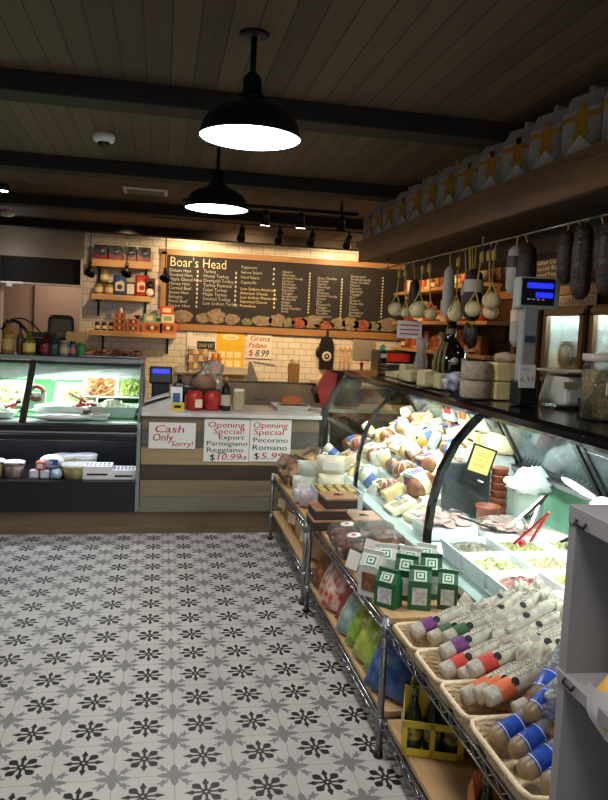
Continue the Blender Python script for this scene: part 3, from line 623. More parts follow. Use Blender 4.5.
t = thing('receipt_tray', 'long pale sloping tray of papers at the counter end', 'tray', (-.02, 5.33, ZT)); MB().prism([(-.105, -.12, 0), (.10, -.12, 0), (.10, -.12, .09), (-.04, -.12, .045), (-.105, -.12, .02)], (0, .26, 0)).obj('tray_body', mat('pale_grey', 'bcb9b4', .5), t); MB().box((.0, 0, .085), (.17, .2, .004), ry=-.32).obj('paper_slip', paper, t)
carton('napkin_box', 'tall white and blue box on the counter beside the papers', 'box', (.115, 5.30, ZT), (.085, .06, .165), (white, mat('blue_print', '3c5c9c', .5)))
t = thing('price_tag', 'small yellow card on the counter before the white and blue box', 'card', (.125, 5.235, ZT)); MB().box((0, 0, .03), (.09, .02, .06)).obj('card', mat('yellow_card', 'c9b23c', .6), t); MB().box((0, -.011, .03), (.05, .002, .02)).obj('print', black_ink, t)
for i, (x, y) in enumerate(((.245, 5.30), (.375, 5.32))):
    t = thing('red_tub', 'red tub with a cream tag on the counter' if i == 0 else 'red tub without tag, next to the dark oil bottle', 'tub', (x, y, ZT), 0)
    MB().lathe([(.05, 0), (.065, .01), (.062, .11), (.045, .14), (.0, .145)], n=18).obj('tub_body', mat('tub_red', 'a3231f', .35), t)
    if i == 0: MB().box((.03, -.062, .055), (.05, .004, .06)).obj('tag', crm, t)
t = thing('panettone', 'wrapped domed cake on a black rack on the counter', 'cake', (.325, 5.50, ZT))
MB().box((0, 0, .13), (.24, .16, .015)).box((-.11, 0, .065), (.012, .14, .13)).box((.11, 0, .065), (.012, .14, .13)).obj('rack', black, t)
MB().lathe([(.0, .138), (.10, .138), (.11, .17), (.095, .22), (.05, .245), (0, .25)], n=20, sy=.7).obj('cake_body', mat('baked_brown', '8a5a2c', .7, bump=.4, col2='5a3518'), t)
b = MB(); b.lathe([(.12, .14), (.125, .19), (.09, .25), (.03, .28), (.02, .30), (.05, .34), (.07, .35)], n=16, cap=False, sy=.75); b.obj('wrapper', film, t)
t = thing('gift_bundle', 'clear wrapped bundle of sweets behind the domed cake', 'bundle', (.40, 5.66, ZT)); MB().box((0, 0, .12), (.15, .12, .24), bev=.02).obj('box', mat('bundle_box', '8b7f70', .5), t); b = MB(); b.ball((0, 0, .29), (.08, .06, .06), lump=.2, n=12, seed=3); b.obj('film', filmw, t)
t = thing('oil_bottle', 'dark wine bottle with a pale label on the counter', 'bottle', (.475, 5.30, ZT)); MB().lathe([(.034, 0), (.038, .01), (.038, .14), (.03, .17), (.014, .195), (.013, .24), (0, .24)], n=18).obj('bottle_glass', mat('bottle_dark', '15180f', .12), t); MB().lathe([(.0385, .04), (.0385, .12)], n=18, cap=False).obj('label', mat('bottle_label', 'b8ad96', .6), t); MB().lathe([(.016, .21), (.016, .25), (0, .25)], n=12).obj('cork_cap', mat('gold_lid', '9c7a3a'), t)
t = thing('spice_jar', 'square glass jar of pale grains beside the wine bottle', 'jar', (.57, 5.31, ZT)); MB().box((0, 0, .07), (.085, .085, .14), bev=.012).obj('jar_body', mat('grains', 'b5a888', .5, col2='8f8263', scale=90), t); MB().box((0, 0, .153), (.075, .075, .026), bev=.008).obj('lid', mat('clear_lid', 'cdc8bb', .3), t)
t = thing('cheese_tray', 'clear plastic tray of sliced cheese on the counter', 'tray', (1.0, 5.52, ZT)); b = MB(); b.rings([[Vector((x*.11, y*.09, 0)) for x, y in ((-1, -1), (1, -1), (1, 1), (-1, 1))], [Vector((x*.14, y*.12, .035)) for x, y in ((-1, -1), (1, -1), (1, 1), (-1, 1))]], 0, False, False); b.box((0, 0, .002), (.22, .18, .004)); b.obj('tray_shell', mat('tray_plastic', 'cfcdc6', .3), t); MB().box((0, 0, .016), (.2, .16, .02), bev=.006).obj('sliced_cheese', mat('sliced_cheese', 'd6c9a4', .6), t)
MB().box((.02, 0, .035), (.22, .17, .002)).obj('label_film', film, t)
t = thing('orange_packet', 'orange wrapped packet on the counter by the case end', 'packet', (1.03, 5.68, ZT)); MB().box((0, 0, .05), (.16, .09, .07), bev=.02).obj('packet', mat('orange_wrap', 'b8622e', .4), t)
# ================================================================ LEFT REFRIGERATED DISPLAY
t = D = thing('display_fridge', 'grey and black refrigerated display with lit green lined upper shelf', 'display fridge', (-1.05, 5.1, 0))
W0, W1 = -1.55, .925   # local x range
bk = mat('fridge_black', '0d0e12', .35); al = alu; green = mat('green_liner', '2c8a3a', .6, scale=40); innr = mat('fridge_inner', 'c8d0cc', .4)
side = [(0, .0, .17), (0, .0, .76), (0, .43, 1.19), (0, .80, 1.19), (0, .80, .17)]
for x in (W0, W1-.025): MB().prism([(x, y, z) for _, y, z in side], (.025, 0, 0)).obj('side_panel', al, t)
MB().box(((W0+W1)/2, .62, 1.20), (W1-W0+.01, .46, .035), bev=.008).obj('top', mat('fridge_top', '7f8488', .35, .4), t)
MB().box(((W0+W1)/2, .45, 1.175), (W1-W0-.05, .04, .03)).obj('top_front_trim', bk, t)
MB().box(((W0+W1)/2, .78, .68), (W1-W0-.05, .03, 1.0)).obj('back_panel', innr, t)
MB().box(((W0+W1)/2, .41, .775), (W1-W0-.05, .74, .02)).obj('upper_deck', innr, t)
MB().box(((W0+W1)/2, .50, .79), (W1-W0-.06, .54, .008)).prism([(W0+.03, .60, .80), (W0+.03, .755, .80), (W0+.03, .755, 1.02), (W0+.03, .735, 1.02)], (W1-W0-.06, 0, 0)).obj('green_liner', green, t)
b = MB()
for i in range(60): x = W0+.05+i*(W1-W0-.1)/59; b.box((x, .59, .835), (.02, .004, .035))
b.obj('vent_slats', bk, t)
MB().box(((W0+W1)/2, .03, .755), (W1-W0-.05, .10, .05), bev=.012).box(((W0+W1)/2, .0, .69), (W1-W0-.05, .05, .05), bev=.012).obj('front_rail', bk, t)
MB().box(((W0+W1)/2, .0, .722), (W1-W0-.05, .03, .012)).obj('rail_strip', al, t)
MB().box(((W0+W1)/2, .03, .27), (W1-W0-.05, .05, .21), bev=.006).box(((W0+W1)/2, .015, .37), (W1-W0-.05, .03, .02)).obj('lower_front', bk, t)
MB().box(((W0+W1)/2, .35, .37), (W1-W0-.05, .62, .02)).obj('lower_deck', bk, t)
MB().box(((W0+W1)/2, .60, .56), (W1-W0-.05, .02, .38)).obj('recess_back', bk, t)
b = MB()
for i in range(9): b.box((W0+.15+i*.27, .588, .56), (.006, .006, .34))
b.obj('recess_ribs', mat('rib', '1e2026', .3, .4), t)
MB().prism([(W0+.03, .02, .785), (W0+.03, .43, 1.165), (W0+.03, .434, 1.165), (W0+.03, .024, .785)], (W1-W0-.06, 0, 0)).obj('front_glass', glass, t)
for x in (.115, -.9): MB().prism([(x, .0, .76), (x, .43, 1.185), (x, .45, 1.185), (x, .022, .76)], (.045, 0, 0)).obj('glass_mullion', mat('mullion_brown', '3a3330', .4), t)
for x in (.24,): MB().box((x, .74, .98), (.03, .02, .36)).obj('inner_post', innr, t)
MB().box(((W0+W1)/2, .50, 1.168), (1.7, .03, .012)).obj('light_strip', glow('cold_strip', 'eafff2', 6), t)
MB().box((-.88, -.03, .725), (.06, .004, .02)).obj('price_rail_label', paper, t)
def leaftop(mb, w_, d_, z, amp, seed, m=0):
    r = random.Random(seed); G = [[r.uniform(0, 1) for _ in range(15)] for _ in range(15)]
    mb.grid(lambda u, v: Vector(((u-.5)*w_, (v-.5)*d_, z+amp*G[int(u*12)][int(v*12)]*(4*u*(1-u)+.2)*(4*v*(1-v)+.2)**.5)), 12, 12, m, False)
def foodtray(name, label, loc, w_, d_, h, food, shell=None, group=None, rz=0, rx=0, amp=.03, seed=1):
    t = thing(name, label, 'tray', loc, 0, group, rot=(rx, 0, rz)); b = MB()
    R = lambda k, z: [Vector((x*w_/2*k, y*d_/2*k, z)) for x, y in ((-1, -1), (1, -1), (1, 1), (-1, 1))]
    b.rings([R(.86, .002), R(1, h), R(1.06, h), R(1.06, h-.004), R(1.02, h-.006), R(.9, 0)], 0, False, False); b.box((0, 0, .003), (w_*.86, d_*.86, .004)); b.obj('tray_shell', shell or white, t)
    b = MB(); leaftop(b, w_*.88, d_*.86, h*.62, amp, seed); b.box((0, 0, h*.33), (w_*.86, d_*.84, h*.55)); b.obj('food', food, t)
    return t
pasta = mat('pasta_salad', 'b9b083', .5, col2='8a9460', scale=60); meatred = mat('cured_red', '7a2f28', .4, col2='b08070', scale=50); salad = mat('green_salad', '7c8a4a', .5, col2='c9c29a', scale=50); antip = mat('antipasto', 'a39a78', .5, col2='6a5038', scale=60)
dz = .795
foodtray('salad_tray', 'white tray of dressed pasta tilted on the green liner behind the mullion', (-.62, 5.68, dz+.10), .30, .22, .05, pasta, rx=.75, seed=2)
foodtray('salad_tray', 'big deep tray of white salad at the counter end of the display', (-.33, 5.46, dz), .33, .26, .08, mat('white_salad', 'd3d2c4', .5, col2='a9ab8c', scale=50), mat('clear_tub', 'bccac4', .25), seed=3, amp=.06)
foodtray('stuffed_tray', 'tray of brown roasted peppers propped at the back of the display', (-.45, 5.72, dz+.17), .24, .2, .04, mat('roasted', '8a5a2a', .5, col2='5a3418', scale=40), rx=.8, seed=4)
foodtray('stuffed_tray', 'clear tray of olive green leaves at the back near the counter end', (-.22, 5.74, dz+.17), .2, .2, .04, mat('leafy', '5f7a34', .5, col2='7b8a40', scale=40), mat('clear_tub', 'bccac4'), rx=.8, seed=5)
foodtray('meat_tray', 'white packet tray of red meat at the front of the display', (-.455, 5.26, dz), .20, .13, .035, meatred, seed=6, amp=.012)
foodtray('salad_tray', 'pale tray of seafood salad at the far end behind glass', (-1.12, 5.66, dz+.1), .34, .24, .05, pasta, rx=.7, seed=7)
foodtray('salad_tray', 'flat tray of white cheese near the mullion foot', (-1.12, 5.32, dz), .26, .2, .04, mat('fresh_cheese', 'e6e6e0', .5), seed=8, amp=.05)
t = thing('wrapped_meat', 'crumpled white wrapped parcel with red ties in the display', 'parcel', (-.72, 5.34, dz)); b = MB(); b.ball((0, 0, .045), (.17, .10, .05), lump=.18, n=16, seed=8); b.ball((.12, .02, .05), (.10, .08, .05), lump=.2, n=12, seed=9); b.obj('wrapping', mat('butcher_paper', 'dfe2e0', .5, bump=.5), t)
b = MB(); b.cyl((.14, -.05, .09), (.20, -.07, .10), .012); b.cyl((.16, -.06, .10), (.18, -.04, .14), .01); b.obj('red_tie', mat('tie_red', 'b8202a', .4), t)
t = thing('plastic_bag', 'flat white plastic bag on the display front edge', 'bag', (-.66, 5.20, .79)); b = MB(); b.ball((0, 0, .022), (.20, .06, .022), lump=.08, n=18, seed=4); b.obj('bag', white, t)
t = thing('serving_spoon', 'dark red serving spoon lying in the display trays', 'spoon', (-.56, 5.50, dz+.06)); MB().cyl((-.10, 0, .10), (.03, -.02, .03), .008).obj('handle', mat('spoon_red', '6a2326', .4), t); MB().ball((.06, -.03, .02), (.05, .035, .02)).obj('bowl', mat('spoon_red', '6a2326', .4), t)
t = thing('sauce_bowl', 'dark round sauce bowl in the middle of the display', 'bowl', (-.53, 5.36, dz)); MB().lathe([(.03, 0), (.05, .03), (.055, .055), (.045, .055), (.0, .04)], n=18).obj('bowl', mat('sauce_dark', '5a4440', .4), t)
t = thing('dip_pot', 'green pot with an orange dip beside the white parcel', 'pot', (-.50, 5.235-.02, .787)) if 0 else None
t = thing('sausage_coil', 'pink sausage ring hanging behind the display mullion', 'sausage', (-.90, 5.60, dz+.14)); MB().tube([(.05*math.cos(a/2), 0, .05*math.sin(a/2)) for a in range(0, 12)], .018, n=8).obj('sausage', mat('sausage_pink', '7d2d35', .35), t); MB().box((0, .03, -.07), (.12, .05, .14)).obj('carton_behind', innr, t)
t = thing('red_tongs', 'red tongs in the far display tray', 'tongs', (-1.0, 5.30, dz+.05)); MB().cyl((-.06, 0, .01), (.03, 0, .05), .008).cyl((-.02, .02, .01), (.03, 0, .05), .008).obj('tong_arm', mat('tong_red', 'c21f28', .35), t); MB().box((.03, 0, .055), (.03, .02, .02)).obj('grip', black, t)
# open lower shelf goods
def tub(name, label, loc, r, h, fill, lidc=None, sx=1, sy=.8, group='clear tubs on the open display shelf'):
    t = thing(name, label, 'tub', loc, 0, group); MB().lathe([(r*.82, 0), (r*.95, h*.8), (r*.9, h*.8), (0, h*.75)], n=16, sx=sx, sy=sy).obj('contents', fill, t)
    MB().lathe([(r*.84, 0), (r*.98, h*.86)], n=16, cap=False, sx=sx, sy=sy).obj('shell', film, t); MB().lathe([(r*1.04, h*.86), (r*1.04, h*.95), (r*.9, h), (0, h)], n=16, sx=sx, sy=sy).obj('lid', lidc or filmw, t)
cr = mat('shredded_cheese', 'd8d0a8', .6, col2='c2b588', scale=60)
tub('cheese_tub', 'clear tub of shredded cheese, back one nearer the passage', (-.665, 5.40, .38), .095, .135, cr); tub('cheese_tub', 'clear tub of white curds behind the printed boxes', (-.525, 5.40, .38), .09, .14, mat('curds', 'dcd8c8', .6))
tub('cheese_tub', 'low clear tub of yellow cheese in front of two tubs', (-.575, 5.23, .38), .095, .105, mat('yellow_shred', 'd6c98e', .6)); 
tub('yogurt_tub', 'white lidded tub at the far end of the open shelf', (-.985, 5.26, .38), .075, .11, mat('pinkish_tub', 'd3b8b0', .5), white); tub('yogurt_tub', 'pale yellow tub at the frame edge of the open shelf', (-1.12, 5.26, .38), .08, .12, mat('butter_tub', 'dccf9a', .5), white)
for i, (x, w_) in enumerate(((-.415, .20), (-.235, .17))):
    t = thing('printed_box', 'white pastry box with black printing, '+('taller, beside the yellow cheese tub' if i == 0 else 'lower, at the post end of the shelf'), 'box', (x, 5.24, .38), 0)
    h = .095 if i == 0 else .07
    MB().box((0, 0, h/2), (w_, .16, h), bev=.004).obj('carton', white, t)
    b = MB()
    for r in range(2):
        for c in range(6): b.box((-w_*.38+c*w_*.15, -.04+r*.06, h+.0015), (w_*.07, .022, .003))
    b.obj('black_print', black_ink, t); MB().box((0, -.081, h*.4), (w_*.7, .003, .012)).obj('print_line', black_ink, t)
for i, (x, z, c_) in enumerate(((-.84, .38, 'c9b8c8'), (-.77, .38, 'b8c0d8'), (-.70, .38, '9aa8c8'), (-.80, .44, 'c8645a'))):
    t = thing('small_packet', ('pinkish', 'lilac', 'blue', 'red topped')[i]+' small packet on the open shelf between the tubs', 'packet', (x, 5.21, z)); MB().box((0, 0, .03), (.062, .06, .06), bev=.01).obj('wrapper', mat('pkt%d' % i, c_, .4, bump=.3), t); MB().box((0, -.031, .03), (.035, .002, .03)).obj('label', paper, t)
t = thing('wrapped_cheese', 'round film wrapped cheese with a blue label on the packets', 'cheese', (-.735, 5.27, .44)); MB().ball((0, 0, .045), (.085, .06, .05), lump=.06, n=14).obj('cheese_ball', mat('wrap_white', 'c8c8d4', .3), t); MB().box((.02, -.055, .05), (.06, .006, .04)).obj('label', mat('blue_print', '3c5c9c', .5), t)
t = thing('tilted_tub', 'small tub lying on its side by the yellow cheese tub', 'tub', (-.685, 5.185, .41)); MB().lathe([(.028, -.02), (.035, .02), (.0, .022)], n=14, M=Matrix.Rotation(.9, 4, 'X')).obj('tub_body', mat('tub_teal', '8aa4a8', .4), t)
# goods on the display top
tz = 1.219
def pbottle(name, label, loc, r, h, m, capm, lab=None, group=None, neck=.4):
    t = thing(name, label, 'bottle', loc, 0, group); MB().lathe([(r*.92, 0), (r, h*.04), (r, h*.5), (r*.8, h*.6), (r*neck, h*.72), (r*neck, h*.9), (0, h*.9)], n=16).obj('bottle_glass', m, t); MB().lathe([(r*neck*1.15, h*.88), (r*neck*1.15, h), (0, h)], n=12).obj('cap', capm, t)
    if lab: MB().lathe([(r*1.015, h*.12), (r*1.015, h*.44)], n=16, cap=False).obj('label', lab, t)
g1 = 'bottles and jars on top of the display'
pbottle('oil_bottle', 'tall amber oil bottle at the frame edge on top of the display', (-1.11, 5.62, tz), .042, .25, mat('amber_oil', '8a6a24', .15), black, mat('amber_label', 'b99a58', .6), g1)
pbottle('oil_bottle', 'yellow labelled oil bottle, second from the frame edge', (-.955, 5.58, tz), .045, .19, mat('green_oil', '5a5a1e', .15), goldlid, mat('yellow_label', 'cdb354', .6), g1)
pbottle('vinegar_bottle', 'tall thin bottle between the two oil bottles', (-1.035, 5.68, tz), .028, .22, mat('tan_glass', '5f4a2a', .2), black, None, g1)
pbottle('vinegar_bottle', 'dark red bottle in the middle of the display top', (-.84, 5.60, tz), .045, .17, mat('dark_red_glass', '431417', .15), black, mat('red_label', '7a2420', .5), g1)
glassjar('spread_jar', 'dark green jar right of the red bottle', (-.775, 5.56, tz), .036, .11, mat('jar_green', '23382f', .3), black, g1)
glassjar('spread_jar', 'grey and tan jar in the middle of the display top', (-.705, 5.56, tz), .036, .115, mat('jar_grey', '6d6a66', .3), mat('lid_grey', '8a8782', .4), g1, lab=mat('tan_label', 'a59468', .6))
glassjar('spread_jar', 'pink labelled slim jar beside the green tin', (-.645, 5.56, tz), .028, .11, mat('jar_blue', '3a4256', .3), black, g1, lab=mat('pink_label', 'a5565c', .6))
glassjar('green_tin', 'green tin standing before the kraft bag', (-.585, 5.56, tz), .036, .105, mat('tin_green', '2e6a38', .35), mat('lid_green', '3c8048', .35), g1, 'tin')
t = thing('kraft_bag', 'kraft paper bag with a scalloped top on the display', 'bag', (-.64, 5.69, tz)); b = MB(); b.box((0, 0, .085), (.135, .08, .17)); 
for i in range(6): b.cyl((-.056+.0225*i, -.038, .172), (-.056+.0225*i, .038, .172), .010, n=8)
b.obj('bag_body', kraft, t); MB().prism([(.03, -.041, .0), (.067, -.041, .0), (.067, -.041, .09), (.055, -.041, .1)], (0, -.002, 0)).obj('bag_label', crm, t)
t = thing('gift_basket', 'dark wicker gift basket behind the jars with a black lid', 'basket', (-.85, 5.76, tz)); MB().box((0, 0, .06), (.30, .12, .12), bev=.02, taper=1.1).obj('basket', mat('dark_wicker', '3a2a1e', .7, bump=.6, scale=60), t); MB().box((-.04, 0, .145), (.18, .12, .035), bev=.008).obj('black_lid', black, t); MB().box((.11, 0, .15), (.10, .11, .05), bev=.01).obj('brown_tin', mat('tin_brown', '5a4430', .5), t)
b = MB(); t = thing('grape_ornament', 'curved dark iron wine holder on top of the display', 'ornament', (-1.02, 5.80, tz)); b.tube([(-.16+.028*i, 0, .22+.09*math.sin(PI*(i/11))-.02*i/2) for i in range(13)], .006); b.tube([(-.18+.02*i, .03, .17+.07*math.sin(PI*(i/9))) for i in range(12)], .012); b.tube([(-.17, 0, 0), (-.16, 0, .22)], .006); b.tube([(.176, 0, .08), (.17, 0, .0)], .006); b.obj('iron_arc', darkmetal, t)
def biscuits(x, label, w_, seed, c1, c2):
    t = thing('biscuit_tray', label, 'tray', (x, 5.62, tz)); MB().box((0, 0, .008), (w_, .20, .012), bev=.004).obj('tray', mat('foil_tray', '9fa1a2', .3, .6), t)
    m = mat('biscotti'+str(seed), c1, .8, col2=c2, scale=40); r = random.Random(seed); b = MB()
    for i in range(16):
        b.box((r.uniform(-w_*.4, w_*.4), r.uniform(-.07, .07), .025+.008*(i % 4)), (.09, .028, .018), rz=r.uniform(-1.2, 1.2), bev=.005, ry=r.uniform(-.3, .3))
    o = b.obj('biscuits', m, t); o['kind'] = 'stuff'
biscuits(-.46, 'foil tray of brown biscotti on the display top', .26, 11, '7a4526', 'a86c3c')
biscuits(-.26, 'second foil tray with darker biscotti at the tiled wall end', .20, 12, '5f3823', '8a5a38')
t = thing('napkin_holder', 'grey box between the green tin and the biscotti tray', 'box', (-.585+.09, 5.60, tz)) if 0 else None
# ================================================================ RIGHT DELI CASE
PR = [(1.185, .545), (1.185, .62), (1.197, .75), (1.232, .90), (1.295, 1.03), (1.352, 1.10), (1.40, 1.15)]
YA, YE = .45, 5.33
t = C = thing('deli_case', 'long curved glass deli case with glossy black top and bright inside', 'deli case', (0, 0, 0))
L_ = YE-YA; YM = (YA+YE)/2
MB().box((1.62, YM, .30), (.82, L_, .44), bev=.01).box((1.64, YM, .06), (.74, L_-.1, .10)).obj('base', mat('case_base', '1a1c1f', .5), t)
MB().box((1.185, YM, .53), (.085, L_, .035), bev=.006).obj('front_rail', mat('rail_steel', '8fa09b', .25, .4), t)
MB().box((1.165, YM, .47), (.02, L_, .07), bev=.004).obj('bumper', mat('bumper_green', '4a5a54', .5), t)
dk = mat('deck_white', 'd9dedb', .35)
MB().box((1.62, YM, .525), (.80, L_-.04, .02)).obj('deck', dk, t)
MB().box((2.02, YM, .66), (.03, L_, .26)).obj('rear_lower_wall', mat('case_green', '8fc9a8', .4), t)
MB().box((1.97, YM, .80), (.14, L_-.02, .03), bev=.004).obj('rear_vent_ledge', alu, t)
b = MB()
for i in range(110): b.box((1.90+.0, YA+.05+i*.041, .8165), (.03, .018, .002))
o = b.obj('vent_slots', black, t)
# top ledge with rounded nose
P = [(1.385, 1.15), (1.375, 1.165), (1.375, 1.19), (1.39, 1.205), (2.02, 1.215), (2.02, 1.17), (1.44, 1.15)]
MB().prism([(x, YA, z) for x, z in P], (0, L_+.01, 0)).obj('top_ledge', mat('black_granite', '0b0b0d', .10, spec=.7), t)
for y0, y1 in ((.5, 1.75), (1.85, 2.95), (3.05, 4.15), (4.2, 5.28)):
    MB().box((1.47, (y0+y1)/2, 1.143), (.03, y1-y0, .012)).obj('light_strip', glow('case_strip', 'f4fffb', 5), t)
for i, (y0, y1) in enumerate(((YA, 1.78), (1.8, 2.96), (2.99, 4.17), (4.2, YE))):
    b = MB(); n = len(PR)-1
    b.grid(lambda u, v: Vector((PR[round(u*n)][0], y0+(y1-y0)*v, PR[round(u*n)][1])), n, 1, 0, True); b.keep = 1
    b.obj('curved_glass', glass2, t)
def profstrip(y0, y1, w_, m, name, out=.012):
    b = MB(); rs = []
    for k, (x, z) in enumerate(PR):
        a = PR[max(0, k-1)]; c_ = PR[min(len(PR)-1, k+1)]; dx, dz = c_[0]-a[0], c_[1]-a[1]; q = math.hypot(dx, dz); nx, nz = -dz/q, dx/q
        rs.append([Vector((x+nx*out, y0, z+nz*out)), Vector((x+nx*out, y1, z+nz*out)), Vector((x-nx*w_, y1, z-nz*w_)), Vector((x-nx*w_, y0, z-nz*w_))])
    b.rings(rs, 0, True, False); return b.obj(name, m, t)
profstrip(1.765, 1.81, .012, blackgloss, 'glass_mullion'); profstrip(2.955, 3.0, .012, blackgloss, 'glass_mullion'); profstrip(4.17, 4.20, .008, blackgloss, 'glass_mullion'); profstrip(5.31, 5.355, .03, mat('frame_slate', '14161a', .3), 'end_frame')
b = MB(); b.prism([(x, 5.335, z) for x, z in PR]+[(2.0, 5.335, 1.16), (2.0, 5.335, .55)], (0, .006, 0)); b.obj('end_glass', glass, t)
MB().box((2.01, 5.33, .85), (.04, .05, .65)).obj('rear_post', blackgloss, t)
# sliding rear doors, leaning
dg = mat('rear_door_glass', '566065', .10, .35, scale=3, var=.4); fb = mat('door_frame_black', '141518', .3)
for i in range(6):
    y0 = YA+.1+i*.76
    b = MB(); xa, za, xb, zb = 1.93, .83, 1.74, 1.14
    b.prism([(xa, y0+.03, za), (xb, y0+.03, zb), (xb+.008, y0+.03, zb), (xa+.008, y0+.03, za)], (0, .67, 0)); b.obj('rear_door', dg, t)
    b = MB()
    for y in (y0, y0+.70): b.prism([(xa-.01, y, za), (xb-.01, y, zb), (xb+.012, y, zb), (xa+.012, y, za)], (0, .035, 0))
    b.prism([(xa-.012, y0, za-.01), (xa-.012, y0, za+.03), (xa+.012, y0, za+.03), (xa+.012, y0, za-.01)], (0, .735, 0)); b.obj('door_frame', fb, t)
# display steps in the far part
b = MB()
tiers = [(1.33, .545), (1.47, .62), (1.61, .70), (1.75, .78), (1.87, .86)]
for i, (x, z) in enumerate(tiers[1:]): b.box((x+.0, 4.44, (z+.53)/2), (.14, 1.66, z-.53))
b.obj('display_steps', dk, t)
# divider and poster
t2 = thing('divider_panel', 'dark upright divider between the cheeses and the sliced meats', 'divider', (1.60, 3.52, .537)); MB().box((0, 0, .15), (.26, .03, .30), bev=.004).obj('panel', mat('divider_dark', '33383a', .4), t2)
t2 = thing('price_card', 'yellow and black printed price card hung inside the case', 'card', (1.60, 3.44, .735), rot=(0, math.radians(17), 0)); MB().box((0, 0, .10), (.14, .006, .22)).obj('card_back', black, t2); b = MB(); b.box((0, -.004, .135), (.115, .003, .13)); b.obj('yellow_panel', mat('yellow_card2', 'd8c26a', .6), t2)
b = MB(); b.text('DELI', .032, frame_y(0, -.0065, .155), 0, 'CENTER'); b.text('FRESH CUT', .016, frame_y(0, -.0065, .13), 0, 'CENTER'); b.text('SLICED', .02, frame_y(0, -.0065, .10), 0, 'CENTER'); b.obj('print', black_ink, t2)
t2.scale = (1, 1, 1)
# the pile of meats and cheeses
def M_(n, c, c2=None, **k): return mat(n, c, k.pop('rough', .35), col2=c2, scale=k.pop('scale', 18), bump=k.pop('bump', .25), **k)
stk = [('brown smoked', M_('m_smoke', '6a3f26', '94603a')), ('orange brown', M_('m_orange', '9c5f38', 'bd8454')), ('white wrapped', M_('m_white', 'd6d4c8', 'c2bfae')), ('yellow', M_('m_yellow', 'cdb274', 'dcca96')), ('pink', M_('m_pink', 'b87d74', 'd2a598')), ('cream', M_('m_cream', 'd8ccab', 'c6b690')), ('dark red', M_('m_red', '6a2c24', '8f4a38')), ('amber', M_('m_amber', 'b0803a', 'c89c58')), ('mint labelled white', M_('m_mint', 'cfd9cc', '8fb09a'))]
rnd = random.Random(21)
blackstamp = mat('stamp', '20201e', .6)
bandw = [stk[2][1], stk[3][1], stk[8][1], stk[5][1], mat('blue_print', '3c5c9c', .5)]
patt = ['PBHPCWB', 'LBPHLCB', 'HPLBCLB', 'BCLPWLB', 'BWBCBHP']
